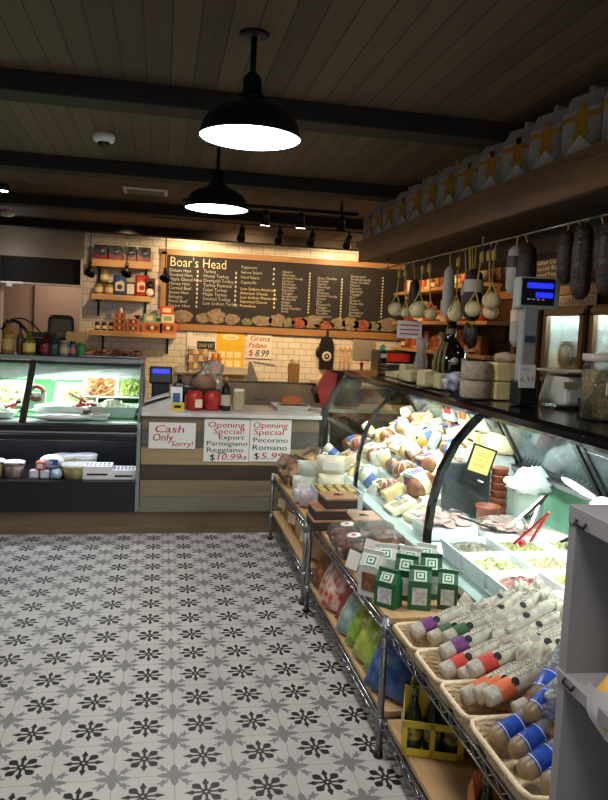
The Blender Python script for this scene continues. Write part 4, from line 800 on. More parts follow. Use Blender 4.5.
for ti, (tx, tz_) in enumerate(tiers):
    y = 3.68+.05*(ti % 2); k = 0
    while y < 5.22:
        kind = patt[ti][k % 7]; far = y > 4.4
        cn, cm = stk[rnd.choice({'L': (0, 6, 7, 0), 'B': (2, 3, 5, 8, 2), 'H': (0, 6, 4), 'C': (2, 2, 5), 'W': (5, 3, 8), 'P': (2, 5, 3)}[kind])]
        nm, cat_ = {'L': ('meat_loaf', 'meat'), 'B': ('cheese_block', 'cheese'), 'H': ('ham', 'ham'), 'C': ('cheese_log', 'cheese'), 'W': ('cheese_round', 'cheese'), 'P': ('cheese_pouch', 'cheese')}[kind]
        where = ('front edge of the case', 'second case tier', 'middle case tier', 'fourth case tier', 'top case tier')[ti]
        pos = 'next to the divider' if y < 3.80 else 'at the far end glass' if y > 5.1 else ORD[k]+' from the divider'
        q = thing(nm, '%s %s on the %s, %s' % (cn, nm.replace('_', ' '), where, pos), cat_, (tx+rnd.uniform(-.015, .015), y, tz_), 0, 'meats and cheeses piled in the deli case', rot=(rnd.uniform(-.16, .16), -rnd.uniform(.1, .5), rnd.uniform(-.6, .6)))
        b = MB(); Rr = rnd.uniform(.046, .056); Rx = Matrix.Translation((0, 0, Rr)) @ Matrix.Rotation(PI/2, 4, rnd.choice('XY'))
        if kind == 'L':
            n_ = 20; b.lathe([(.0, -.095), (Rr*.35, -.09), (Rr*.75, -.075), (Rr*1.02, -.03), (Rr*.97, .0), (Rr*1.03, .03), (Rr*.8, .07), (Rr*.3, .09), (.008, .10), (0, .102)], n=n_, sx=1.1, M=Rx); b.obj('loaf', cm, q)
            b = MB(); b.lathe([(Rr*1.09, -.028), (Rr*1.05, .0), (Rr*1.09, .025)], n=20, cap=False, sx=1.1, M=Rx); b.obj('paper_band', rnd.choice(bandw), q)
        elif kind == 'B':
            h = rnd.uniform(.07, .10); w_ = rnd.uniform(.11, .14); b.box((0, 0, h/2+.004), (w_, .125, h), bev=.012); b.obj('block', cm, q); b = MB(); b.box((0, 0, h+.0055), (.08, .07, .003)); b.box((-w_/2-.001, 0, h*.55), (.003, .09, h*.5)); b.obj('label', rnd.choice(bandw), q); b = MB(); b.box((-w_/2-.004, 0, h*.6), (.003, .05, h*.16)); b.box((0, .0, h+.0075), (.05, .018, .002)); b.obj('stamp', rnd.choice((blackstamp, red_ink, blackstamp)), q)
        elif kind == 'H':
            b.ball((0, 0, .052), (.068, .062, .055), lump=.035, n=18, seed=k+ti*9); b.obj('ham_body', cm, q); b = MB()
            for a in range(5): b.tube([(.070*math.cos(s*PI/6)*math.cos(a*PI/5), .064*math.cos(s*PI/6)*math.sin(a*PI/5), .052+.057*math.sin(s*PI/6)) for s in range(7)], .0022, n=5)
            b.obj('netting', mat('net_string', 'c9b79a', .7), q); b = MB(); b.box((-.058, 0, .075), (.01, .05, .035), bev=.003, ry=-.6); b.obj('label', rnd.choice(bandw), q)
        elif kind == 'C':
            b.lathe([(0, 0), (Rr*.75, 0), (Rr*.8, .01), (Rr*.8, .13), (Rr*.6, .14), (0, .14)], n=18, M=Matrix.Rotation(-.5, 4, 'Y')); b.obj('log', cm, q); b = MB(); b.lathe([(Rr*.82, .04), (Rr*.82, .09)], n=18, cap=False, M=Matrix.Rotation(-.5, 4, 'Y')); b.obj('label', rnd.choice((bandw[4], stk[1][1], stk[3][1])), q)
        elif kind == 'W':
            T_ = Matrix.Translation((0, 0, .055)) @ Matrix.Rotation(-.8, 4, 'Y'); b.lathe([(0, -.03), (.06, -.03), (.066, -.02), (.066, .02), (.06, .03), (0, .03)], n=22, M=T_); b.obj('wheel', cm, q); b = MB(); b.lathe([(0, .031), (.04, .031), (.04, .033), (0, .033)], n=18, M=T_); b.obj('round_label', rnd.choice((stk[1][1], red_ink, stk[5][1], bandw[2])), q)
        else:
            b.grid(lambda u, v: Vector(((u-.5)*.15, (v-.5)*.13, .012+.055*(math.sin(PI*u)*math.sin(PI*v))**.5+.004*math.sin(23*u+7*k)*math.sin(19*v+k))), 12, 12); b.box((0, 0, .008), (.14, .12, .012), bev=.004); b.obj('pouch', cm, q); b = MB(); b.box((0, 0, .070), (.075, .06, .003)); b.obj('label', rnd.choice(bandw), q); b = MB(); b.box((.0, .0, .0725), (.04, .035, .002)); b.obj('stamp', rnd.choice((blackstamp, stk[1][1], red_ink)), q)
        y += .135+rnd.uniform(-.01, .012); k += 1
# stack on top of the pile for height
for i, (x, y, z, nm, lab, m, d) in enumerate(((1.87, 3.86, .965, 'cheese_block', 'large white boxed cheese leaning at the top of the pile by the divider', stk[2][1], (.13, .17, .12)), (1.87, 4.08, .965, 'cheese_block', 'cream boxed cheese on the top tier behind the yellow ones', stk[5][1], (.13, .17, .12)), (1.87, 4.32, .965, 'cheese_block', 'pale boxed cheese with red print high in the case', stk[2][1], (.13, .18, .13)))):
    q = thing(nm, lab, 'cheese', (x, y, z), 0); MB().box((0, 0, d[2]/2), d, bev=.01, ry=-.12).obj('block', m, q); b = MB(); b.box((-d[0]/2-.004, 0, d[2]*.5), (.003, d[1]*.6, d[2]*.4), ry=-.12); b.obj('label', (stk[3][1], stk[1][1], red_ink)[i], q)
# cream paper packets leaning at the front
for i, (x, y) in enumerate(((1.30, 3.62), (1.36, 3.46), (1.42, 3.66))):
    q = thing('cheese_packet', 'cream paper cheese packet with a drawn picture, '+('nearest the front glass', 'closest to the sliced meats', 'leaning against the divider')[i], 'packet', (x, y, .537), rot=(0, -.45, .25*i)); MB().box((0, 0, .05), (.15, .15, .035), bev=.008).obj('packet', mat('packet_cream', 'd9d2ae', .5), q); b = MB(); b.box((0, 0, .0685), (.09, .08, .002)); b.obj('printed_picture', mat('packet_print', '7a7058', .6, col2='b0a27c', scale=40), q)
# sliced meats
def meatpile(label, x, y, w_, d_, m, seed):
    q = thing('sliced_meat', label, 'meat', (x, y, .537)); MB().box((0, 0, .03), (w_, d_, .06), bev=.02).obj('board', dk, q); b = MB(); r = random.Random(seed)
    for i in range(26):
        a = r.uniform(0, 6.28); b.ball((r.uniform(-w_*.36, w_*.36), r.uniform(-d_*.36, d_*.36), .068+r.uniform(0, .02)), (.045, .032, .006), n=10, M=Matrix.Rotation(a, 4, 'Z') @ Matrix.Rotation(r.uniform(-.5, .5), 4, 'X'), seed=i)
    o = b.obj('slices', m, q); o['kind'] = 'stuff'; b = MB(); leaftop(b, w_*1.05, d_*1.05, .085, .03, seed); b.keep = 1; b.obj('film_cover', film, q)
meatpile('pile of pale pink sliced meat under film near the glass', 1.37, 3.23, .26, .24, mat('slices_pink', 'c89a90', .4, col2='e0c4b8', scale=50), 1)
meatpile('pile of rosy sliced meat beside the brown pot', 1.62, 3.10, .24, .20, mat('slices_rose', 'cf9a90', .4, col2='e6cfc4', scale=50), 2)
q = thing('sliced_ring', 'round pink platter of sliced meat before the wrapped bucket', 'platter', (1.80, 3.02, .537)); MB().lathe([(0, 0), (.09, 0), (.13, .03), (.12, .05), (.05, .07), (0, .07)], n=24).obj('platter_meat', mat('slices_rose2', 'd8a8a0', .5, col2='e9d6cc', scale=30), q)
q = thing('brown_pot', 'short brown round pot inside the case', 'pot', (1.655, 3.36, .537)); MB().lathe([(.05, 0), (.06, .10), (.064, .10), (.064, .112), (.055, .112), (.05, .02), (0, .02)], n=24).obj('pot_body', mat('pot_brown', '8f4f35', .4), q)
q = thing('cup_stack', 'tall stack of brown cups beside the divider', 'cups', (1.78, 3.50, .537)); b = MB()
for i in range(7): b.lathe([(.04, .04*i), (.046, .04*i+.036), (.048, .04*i+.038), (.046, .04*i+.04)], n=20)
b.obj('cups', mat('pot_brown', '8f4f35'), q)
q = thing('cheese_round', 'round pale cheese behind the brown cups', 'cheese', (1.87, 3.66, .872)); MB().lathe([(0, 0), (.085, 0), (.095, .02), (.095, .08), (.085, .10), (0, .10)], n=24).obj('cheese', mat('pale_round', 'd9d0a8', .5), q)
q = thing('cheese_plinth', 'white block carrying the round pale cheese', 'block', (1.85, 3.68, .537)) if 0 else None
q = thing('wrapped_bucket', 'big white bucket with a plastic wrap bow inside the case', 'bucket', (1.82, 3.26, .537)) ; MB().lathe([(.065, 0), (.078, .20), (.083, .205), (0, .21)], n=24).obj('bucket', mat('bucket_white', 'c9ddd2', .3), q)
b = MB(); r = random.Random(4); b.ball((-.03, -.04, .25), (.11, .10, .045), lump=.18, n=18, seed=7); b.ball((.05, .05, .27), (.09, .08, .05), lump=.2, n=16, seed=8); b.obj('plastic_wrap', mat('wrap_bright', 'e4ece8', .25, bump=.6, scale=25), q)
# salad trays
cols_ = [1.34, 1.57, 1.80]; foods = {(0, 0): ('grey sliced mushrooms', mat('f_mush', '8f8a74', .5, col2='5f5a4a', scale=60)), (0, 1): ('green mixed salad', salad), (0, 2): ('chopped red meat', meatred), (0, 3): ('shredded dark red meat', mat('f_red', '8a4436', .5, col2='5a2a24', scale=70)), (0, 4): ('dark olives', mat('f_olive', '4a4a58', .3, col2='85868e', scale=50)), (1, 0): ('green olives and herbs', mat('f_herb', '6f7a3e', .5, col2='a8a46a', scale=60)), (1, 1): ('pink and green antipasto', mat('f_pink', 'c49a90', .5, col2='8a9460', scale=45)), (1, 2): ('yellow peppers salad', mat('f_yel', 'b8a860', .5, col2='8a8a48', scale=50)), (1, 3): ('brown lentil salad', antip), (1, 4): ('white bean salad', pasta), (2, 0): ('creamy pasta', pasta), (2, 1): ('pale grain salad', mat('f_grain', 'cfc68e', .5, col2='b0a468', scale=70)), (2, 2): ('chopped greens', salad), (2, 3): ('roasted vegetables', antip), (2, 4): ('shrimp salad', mat('f_pink', 'c49a90'))}
for c in range(3):
    for r_ in range(5):
        lab, m = foods[(c, r_)]; y = 2.83-.225*r_
        foodtray('salad_tray', 'white tray of %s in the deli case, %s row from the glass' % (lab, ('first', 'second', 'rear')[c]), (cols_[c], y, .537), .215, .205, .075, m, mat('tray_white', 'dfe6ea', .3), 'salad trays in the deli case', seed=c*7+r_, amp=.028)
def tongs(label, loc, rz, ms, L=.2, tilt=.6, op=.35):
    q = thing('tongs', label, 'tongs', loc, rot=(0, -tilt, rz)); 
    for s in (-1, 1): MB().box((-L/2, s*L*.25*op*.9, 0), (L, .012, .008), rz=s*op*.5, bev=.002).obj('tong_arm', ms, q)
    MB().cyl((.0, 0, -.008), (.0, 0, .012), .014).obj('hinge', black if 0 else ms, q)
redp = mat('tong_red', 'c21f28', .35); clearp = mat('clear_tong', 'd3dade', .2); 
tongs('black tongs resting on the mushroom tray near the mullion', (1.44, 2.86, .67), 3.4+PI, black, .21, -.35, .25)
tongs('red tongs standing in the chopped red meat tray', (1.36, 2.46, .73), 1.9, redp, .19, -.9, .5)
tongs('red tongs in the second row by the grey cabinet', (1.62, 2.36, .77), 2.1, redp, .22, -1.0, .3)
tongs('clear tongs in the green salad tray', (1.50, 2.74, .71), .6+PI, clearp, .22, -.5, .4)
tongs('clear tongs in the shredded dark red meat tray', (1.52, 2.24, .71), .7+PI, clearp, .22, -.5, .4)
tongs('black tongs in the herb olive tray', (1.60, 2.86, .72), 1.9, black, .16, -.9, .3)
for i, (x, y, rz) in enumerate(((1.86, 2.86, .5), (1.82, 2.80, .62))): tongs('long black tongs lying across the rear trays, '+('farther pair' if i == 0 else 'nearer pair'), (x+.06, y, .66), rz, black, .26, .05, .2)
q = thing('paper_cone', 'bright white paper sheet curled up at the rear of the case', 'paper', (1.80, 2.62, .62)); b = MB(); b.ball((0, 0, .12), (.07, .09, .13), n=20); b.obj('paper', mat('bright_paper', 'eef0f0', .6), q)
# ================================================================ ON TOP OF THE CASE
TZ = 1.211
t = thing('scale', 'white deli scale with a column display lit blue, on the case top', 'scale', (1.60, 2.92, TZ))
MB().box((.22, -.02, .075), (.26, .24, .13), bev=.02, taper=.82).obj('scale_body', mat('scale_white', 'b9bcb4', .4), t)
MB().box((.22, -.02, .155), (.27, .26, .012), bev=.004).obj('weighing_plate', steel, t)
MB().box((.21, -.135, .035), (.12, .008, .03), rx=-.1).obj('keypad', mat('keypad', '5a5d5c', .5), t)
MB().box((.12, -.125, .10), (.06, .006, .03)).obj('sticker', mat('sticker_yellow', 'a8a070', .5), t)
MB().box((-.03, 0, .055), (.09, .09, .11), bev=.008).obj('column_foot', black, t)
MB().box((-.03, 0, .27), (.075, .05, .34), bev=.01).obj('column', mat('column_grey', '8f9290', .4), t)
MB().box((.0, 0, .49), (.19, .07, .14), bev=.012, rz=-.1).obj('display_head', mat('head_grey', 'a3ada6', .4), t)
b = MB(); b.box((-.012, -.0365, .495), (.145, .006, .115), rz=-.1); b.obj('display_panel', black, t)
b = MB(); b.box((-.005, -.041, .522), (.115, .004, .022), rz=-.1); b.box((.015, -.043, .482), (.075, .004, .022), rz=-.1); b.obj('blue_digits', glow('blue_lcd', '1420ff', 2.6), t)
b = MB(); 
for i in range(5): b.box((-.055+.022*i, -.0405, .462), (.012, .003, .006), rz=-.1)
b.obj('display_text', paper, t)
b = MB(); b.box((-.03, -.028, .29), (.05, .004, .03)); b.obj('maker_plate', mat('maker_plate', '3a3c50', .5), t)
t = thing('price_card', 'white card reading 6.99 leaning on the scale column', 'card', (1.548, 2.855, TZ+.085)); MB().box((.0, 0, .045), (.075, .003, .10)).obj('card', paper, t); b = MB(); b.text('6.99', .035, frame_y(-.034, -.003, .02), 0, wide=.066); b.text('cheese', .016, frame_y(-.03, -.003, .07), 1); b.obj('handwriting', [red_ink, black_ink], t)
t = thing('nut_jar', 'large clear jar of greenish nuts with a red rimmed lid', 'jar', (1.65, 2.44, TZ)); MB().lathe([(.078, 0), (.085, .015), (.085, .17), (.08, .185), (0, .185)], n=28).obj('nuts', mat('pistachio', '5f5a33', .6, col2='8f8452', scale=70, bump=.5), t); MB().lathe([(.082, 0), (.088, .01), (.088, .195), (.075, .225)], n=28, cap=False).obj('glass_jar', film, t); MB().lathe([(.085, .218), (.092, .22), (.092, .245), (.0, .25)], n=28).obj('lid', mat('lid_pale', 'b9aaa0', .4), t)
b = MB(); b.box((-.02, -.088, .12), (.075, .006, .045)); b.obj('label', mat('jar_label', 'c8c49a', .6), t); b = MB(); b.box((-.03, -.0925, .12), (.04, .003, .02)); b.obj('label_patch', navy, t)
t = thing('red_net_bag', 'dark red net bag at the near end of the case top', 'bag', (1.63, 2.16, TZ)); MB().ball((0, 0, .045), (.08, .07, .05), lump=.08, n=16).obj('bag_body', mat('net_red', '6a2a30', .5, col2='a89a9a', scale=60), t)
whl = [mat('rind_grey', '8a7d6a', .8, col2='a3937b', scale=50, bump=.4), mat('paste_cream', 'd8c590', .5, col2='cdb87e', scale=20)]
for i, (x, z, m, lab) in enumerate(((1.46, 0, 0, 'grey rind cheese piece, lower of two beside the garlic bag'), (1.46, .088, 0, 'grey rind cheese piece, upper of two stacked'), (1.60, 0, 1, 'cream cut cheese wedge, lower of two beside the scale'), (1.60, .088, 1, 'cream cut cheese wedge, upper of two under the clear bag'))):
    t = thing('cheese_piece', lab, 'cheese', (x, 3.18, TZ+z), 0, 'stacked cheese pieces on the case top')
    R = .125 if m else .12; b = MB()
    if m == 0: b.lathe([(0, 0), (.064, 0), (.068, .012), (.068, .072), (.062, .085), (0, .085)], n=26, sy=1.1)
    else: b.box((0, 0, .0425), (.135, .14, .085), bev=.006)
    b.obj('cheese', whl[m], t)
    if m: MB().box((0, .071, .0425), (.13, .004, .08)).obj('rind', whl[0], t)
t = thing('clear_bag', 'crumpled clear bag resting on the cream cheeses', 'bag', (1.62, 3.18, TZ+.173)); MB().ball((0, 0, .022), (.07, .06, .024), lump=.25, n=16, seed=5).obj('film', mat('bag_film', 'c9b59a', .25, trans=.25), t)
t = thing('garlic_bag', 'purple and white netted garlic bag beside the grey cheese', 'bag', (1.47, 3.42, TZ)); MB().ball((0, 0, .05), (.075, .06, .055), lump=.14, n=18, seed=6).obj('bag', mat('garlic', '3c2f4e', .4, col2='c9c4d4', scale=22), t)
t = thing('big_bottle', 'large black wine bottle with pale round medals on the case top', 'bottle', (1.60, 3.84, TZ)); MB().lathe([(.085, 0), (.095, .02), (.098, .14), (.085, .20), (.05, .25), (.028, .275), (.026, .36), (.03, .36), (.03, .375), (0, .375)], n=28).obj('bottle_glass', mat('bottle_black', '14130e', .1), t)
b = MB()
for a in (-2.3, -2.6, -2.9):
    b.tube([(.097*math.cos(a), .097*math.sin(a), .02), (.100*math.cos(a), .100*math.sin(a), .14), (.087*math.cos(a), .087*math.sin(a), .20), (.052*math.cos(a), .052*math.sin(a), .25)], .009)
b.obj('straw_strips', mat('straw_olive', '6a6230', .6), t)
for a in (-1.7, -1.05): MB().ball((.098*math.cos(a), .098*math.sin(a), .15), (.022, .022, .022), n=12).obj('medal', mat('medal', 'a8a090', .4), t)
MB().lathe([(.031, .30), (.031, .33)], n=20, cap=False).obj('neck_band', mat('neck_gold', '7a6a44', .4, .4), t)
for i, (x, y, h) in enumerate(((1.52, 4.30, .10), (1.50, 4.15, .07), (1.52, 3.98, .085), (1.46, 3.80, .09), (1.50, 3.66, .085))):
    t = thing('soft_cheese', 'pale wrapped soft cheese on the case top, %s from the far end' % ORD[i], 'cheese', (x, y, TZ), rnd.uniform(-.2, .2), 'soft cheeses on the case top'); MB().box((0, 0, h/2), (.09, .11, h), bev=.012).obj('cheese', mat('soft_cheese', 'b9b083', .4), t); MB().box((-.0, -.056, h/2), (.05, .003, h*.5)).obj('label', crm, t)
t = thing('flat_cheese', 'long low wedge of white cheese at the far part of the case top', 'cheese', (1.56, 4.55, TZ)); MB().prism([(-.07, -.13, 0), (.07, -.13, 0), (.07, -.13, .045), (-.07, -.13, .03)], (0, .26, 0)).obj('cheese', mat('soft_cheese', 'b9b083'), t)
t = thing('glass_vase', 'clear wrapped bottle shape standing behind the soft cheeses', 'bottle', (1.66, 4.46, TZ)); MB().lathe([(.04, 0), (.045, .1), (.03, .18), (.045, .24), (.03, .27)], n=18).obj('glass', mat('cloudy_glass', 'a79d98', .15, trans=.35), t)
t = thing('knife_box', 'stacked grey trays at the far end of the case top', 'tray', (1.62, 4.80, TZ)); b = MB()
for i in range(3): b.box((0, 0, .014+.026*i), (.20, .17, .02), bev=.005)
b.obj('trays', mat('tray_dark', '3a3d40', .3), t)
t = thing('sauce_bottle', 'black square bottle with a green cap at the end of the case top', 'bottle', (1.56, 4.98, TZ)); MB().box((0, 0, .08), (.055, .055, .16), bev=.01).obj('bottle_body', black, t); MB().lathe([(.02, .16), (.02, .185), (.008, .205), (0, .205)], n=14).obj('cap', mat('cap_green', '4fae6a', .4), t); MB().box((0, -.029, .125), (.045, .003, .03)).obj('label', crm, t)
t = thing('white_board', 'tan cutting board under the scale', 'board', (1.74, 2.90, TZ-.0)) if 0 else None
# ================================================================ HANGING RAIL
t = thing('hanging_rail', 'thin steel rail under the wooden ledge with hooks', 'rail', (0, 0, 0)); RZ = 1.975
MB().tube([(1.6, .6, RZ), (1.6, 5.3, RZ)], .006).obj('rod', chrome, t)
for y in (.9, 2.2, 3.5, 5.1): MB().tube([(1.6, y, RZ), (1.6, y, 2.052)], .004).obj('rail_bracket', chrome, t)
rope = mat('yellow_rope', 'c2a24a', .7, bump=.4, scale=60); prov = mat('provolone', 'e0d2a4', .45, col2='cdbb84', scale=8); dsal = mat('dark_salami', '1c0f0d', .5, col2='3a241c', scale=45, bump=.7); wsal = mat('white_casing', 'a8a69c', .6, bump=.3)
def hook(b, z=RZ): b.tube([(0, 0, z+.0), (.012, 0, z-.01), (.008, 0, z-.03), (0, 0, z-.045)], .0025)
def provolone(x, y, z, r, label, pear=False):
    t = thing('provolone', label, 'cheese', (x, y, 0), 0, 'rope hung provolone cheeses')
    b = MB()
    if pear: b.lathe([(0, z-r*1.2), (r*.7, z-r*.95), (r, z-r*.3), (r*.85, z+r*.4), (r*.45, z+r*1.1), (r*.2, z+r*1.4), (0, z+r*1.45)], n=20)
    else: b.ball((0, 0, z), (r, r, r*.96), n=24)
    b.obj('cheese', prov, t); b = MB(); top = RZ-.04; dx = 1.6-x
    for a in range(4):
        c, s = math.cos(a*PI/2+.4), math.sin(a*PI/2+.4)
        b.tube([(r*1.02*c, r*1.02*s, z), (r*.75*c, r*.75*s, z+r*.72), (dx*.3, 0, z+r*2), (dx, 0, top)], .0042)
    b.tube([(dx, 0, top-.05), (dx, 0, top+.0)], .012); b.obj('rope_net', rope, t)
    b = MB(); b.tube([(dx, 0, RZ+.012), (dx+.012, 0, RZ+.0), (dx+.006, 0, RZ-.03), (dx, 0, RZ-.045)], .0025); b.obj('hook', chrome, t)
provolone(1.585, 4.82, 1.668, .052, 'round provolone hung nearest the chalkboard end of the rail'); provolone(1.62, 4.70, 1.645, .038, 'small provolone hanging beside the chalkboard end one')
provolone(1.585, 4.36, 1.655, .057, 'larger round provolone, second cluster from the far end'); provolone(1.63, 4.25, 1.63, .04, 'small provolone behind the larger second one')
provolone(1.60, 3.80, 1.635, .046, 'pear shaped provolone on a thick yellow rope', True)
provolone(1.57, 3.50, 1.645, .043, 'round pale provolone beside the dark salamis'); provolone(1.60, 3.36, 1.685, .045, 'round provolone hung highest, beside the blue scale display'); provolone(1.63, 3.42, 1.63, .04, 'small provolone lowest of the near cluster')
def salami(x, y, z1, z0, r, m, label, lab=None, grp='hanging salamis on the rail'):
    t = thing('hanging_salami', label, 'salami', (x, y, 0), 0, grp); h = z1-z0
    MB().lathe([(0, z1), (r*.35, z1-.005), (r*.85, z1-h*.10), (r, z1-h*.4), (r*.95, z0+h*.15), (r*.72, z0+.018), (r*.4, z0+.004), (.0, z0)][::-1], n=16).obj('salami_body', m, t)
    MB().tube([(0, 0, z1-.01), (1.6-x, 0, RZ+.004)], .003).obj('string', rope, t)
    if lab: MB().lathe([(r*1.02, z1-h*.45), (r*1.03, z1-h*.22)], n=16, cap=False).obj('label', lab, t)
salami(1.62, 4.55, 1.86, 1.66, .035, dsal, 'slim dark red salami between two provolones')
salami(1.60, 3.92, 1.90, 1.60, .032, wsal, 'long white cased salami hanging above the big bottle')
salami(1.62, 3.66, 1.82, 1.60, .05, dsal, 'dark salami with a grey label beside the pear provolone', mat('label_grey', '8a8a88', .6))
salami(1.60, 3.58, 1.86, 1.58, .05, dsal, 'broad dark salami with a white label', mat('label_white', 'b8b4aa', .6))
for i, (y, z) in enumerate(((3.72, 1.58), (3.67, 1.56), (3.63, 1.57))): salami(1.64, y, z, z-.13, .02, dsal, 'small dark sausage in the low bunch, %s from the bottle' % ORD[i])
salami(1.59, 3.12, 1.93, 1.70, .036, wsal, 'white salami with a black printed band above the scale', black); salami(1.62, 3.06, 1.94, 1.64, .045, dsal, 'dark salami behind the white one above the scale'); salami(1.63, 3.13, 1.68, 1.46, .034, wsal, 'white salami hanging lowest behind the scale column', crm)
for i, (x, y, z1, z0, r) in enumerate(((1.60, 2.70, 1.95, 1.73, .036), (1.63, 2.63, 1.93, 1.70, .038), (1.58, 2.55, 1.96, 1.66, .040), (1.62, 2.48, 1.94, 1.72, .038), (1.59, 2.40, 1.95, 1.67, .040), (1.62, 2.32, 1.94, 1.70, .038))): salami(x, y, z1, z0, r, dsal, 'thick dark salami in the near bunch, %s from the scale' % ORD[i], None)
t = thing('price_sheet', 'lit white price sheet hanging under the far provolones', 'sheet', (1.66, 4.72, 1.47)); MB().box((0, 0, .06), (.17, .003, .12), rz=-.2).obj('sheet', paper, t); b = MB()
for i in range(3): b.box((0, -.004, .03+.03*i), (.13, .002, .008), rz=-.2)
b.obj('red_print', red_ink, t); MB().tube([(0, 0, .12), (-.06, 0, .505)], .002).obj('string', rope, t)
# ================================================================ RIGHT WALL
t = thing('menu_chalkboard', 'dark chalkboard menu on the side wall behind the hanging salamis', 'chalkboard', (3.125, 0, 0))
MB().box((-.012, 4.75, 2.17), (.02, 3.2, .50)).obj('slate_panel', slate, t)
MB().box((-.02, 4.75, 1.90), (.035, 3.3, .07)).box((-.02, 4.75, 2.44), (.035, 3.3, .05)).box((-.02, 6.36, 2.17), (.035, .06, .5)).obj('frame', fr, t)
b = MB(); F2 = lambda y, z: Matrix.Translation((-.0245, y, z)) @ Matrix.Rotation(-PI/2, 4, 'Z') @ Matrix.Rotation(PI/2, 4, 'X')
for i, l in enumerate(('Prosciutto', 'Sandwiches', 'Meatball Parm', 'Eggplant Parm', 'Chicken Cutlet', 'Broccoli Rabe', 'Roasted Pepper', 'Fresh Mozzarella')): b.text(l, .05, F2(5.75, 2.33-.05*i), 0, wide=.46 if i else .5)
b.text('Hot', .11, F2(6.15, 2.28), 1); b.text('Hero', .11, F2(6.18, 2.15), 1); b.obj('chalk_lettering', [chalk, chalk2], t)
for k, (y0, y1, lab) in enumerate(((4.76, 5.34, 'glass door cooler on the side wall with a white cheese inside, behind the scale'), (4.02, 4.70, 'glass door cooler on the side wall behind the nut jar, round label inside'), (5.40, 5.86, 'narrow dim cooler on the side wall left of the lit one'))):
    t = thing('wall_cooler', lab, 'cooler', (2.93, (y0+y1)/2, 0)); W = y1-y0; x0 = 0
    b = MB(); b.box((.19, 0, .55), (.0+.2-.01, W-.01, 1.1)); b.box((.185, 0, 1.745), (.19, W-.01, .05)); b.box((.185, W/2-.02, 1.41), (.19, .03, .64)); b.box((.185, -W/2+.02, 1.41), (.19, .03, .64)); b.box((.265, 0, 1.41), (.02, W-.02, .64)); b.obj('cabinet', wood('cooler_wood', '4a3220', '6a4a30', 2), t)
    b = MB(); b.box((.08, 0, 1.72), (.025, W-.02, .05)); b.box((.08, 0, 1.205), (.025, W-.02, .05)); b.box((.08, W/2-.035, 1.46), (.025, .05, .5)); b.box((.08, -W/2+.035, 1.46), (.025, .05, .5)); b.obj('door_frame', wood('cooler_door_wood', '6e5138', '8a6a4c', 2), t)
    MB().box((.085, 0, 1.46), (.006, W-.10, .48)).obj('door_pane', glass, t)
    MB().box((.17, 0, 1.255), (.13, W-.06, .01)).obj('wire_shelf', steel, t)
    MB().box((.19, 0, 1.46), (.008, W-.07, .48)).box((.145, W/2-.065, 1.46), (.09, .006, .48)).box((.145, -W/2+.065, 1.46), (.09, .006, .48)).obj('inner_liner', innr, t)
    if k < 2: MB().box((.12, 0, 1.713), (.02, W-.15, .01)).obj('cooler_lamp', glow('cooler_glow', 'f0f6ff', 10), t); lamp('AREA', (3.06, (y0+y1)/2, 1.70), 9, (.9, .96, 1), .06, W-.15)
    q = thing('white_tub', 'white round tub with a pale label inside the '+('cooler behind the scale' if k == 0 else 'cooler behind the nut jar' if k == 1 else 'dim narrow cooler'), 'tub', (3.065, (y0+y1)/2-.03, 1.262)); MB().lathe([(.043, 0), (.047, .01), (.047, .24), (.04, .25), (0, .25)], n=24, sy=3.2).obj('tub_body', white, q)
    if k < 2: MB().lathe([(0, 0), (.085, 0), (.085, .003), (0, .003)], n=24, M=Matrix.Translation((-.049, 0, .125)) @ Matrix.Rotation(-PI/2, 4, 'Y')).obj('round_label', mat('label_cream_red', 'c9b49a' if k == 0 else 'b0452e', .5, col2='d8cdbb'), q)
for i, (y, lab) in enumerate(((5.04, 'over the lit cooler behind the scale'), (4.36, 'over the cooler behind the nut jar'), (5.62, 'over the dim narrow cooler'))):
    t = thing('red_lettered_sign', 'white strip sign with red lettering '+lab, 'sign', (3.10, y, 1.775)); W = .52 if i < 2 else .4
    MB().box((0, 0, .045), (.006, W, .085)).obj('sheet', paper, t); b = MB(); b.text(('COLD CUTS', 'OLIVES', 'ITALIAN')[i], .075, Matrix.Translation((-.0045, W/2-.03, .015)) @ Matrix.Rotation(-PI/2, 4, 'Z') @ Matrix.Rotation(PI/2, 4, 'X'), 0, wide=W-.06); b.obj('red_lettering', red_ink, t)
def rshelf(z, y0, y1, lab):
    t = thing('side_shelf', lab, 'shelf', (3.0, 0, z)); MB().box((-.0, (y0+y1)/2, -.02), (.25, y1-y0, .035), bev=.004).obj('board', pinesh, t); 
    for y in (y0+.1, y1-.1): MB().box((.115, y, -.12), (.012, .03, .17)).box((.0, y, -.042), (.22, .03, .01)).obj('bracket', darkmetal, t)
rshelf(2.02, 6.3, 8.85, 'highest orange lit shelf on the side wall'); rshelf(1.655, 6.1, 8.85, 'middle orange lit shelf on the side wall'); rshelf(1.335, 6.1, 8.85, 'lowest orange lit shelf on the side wall')
rnd = random.Random(8); sm = [mat('pouch_white', 'cfc3ae', .5), mat('pouch_red', 'b04028', .5), mat('pouch_brown', '6b4426', .5), mat('pouch_orange', 'c07030', .5)]
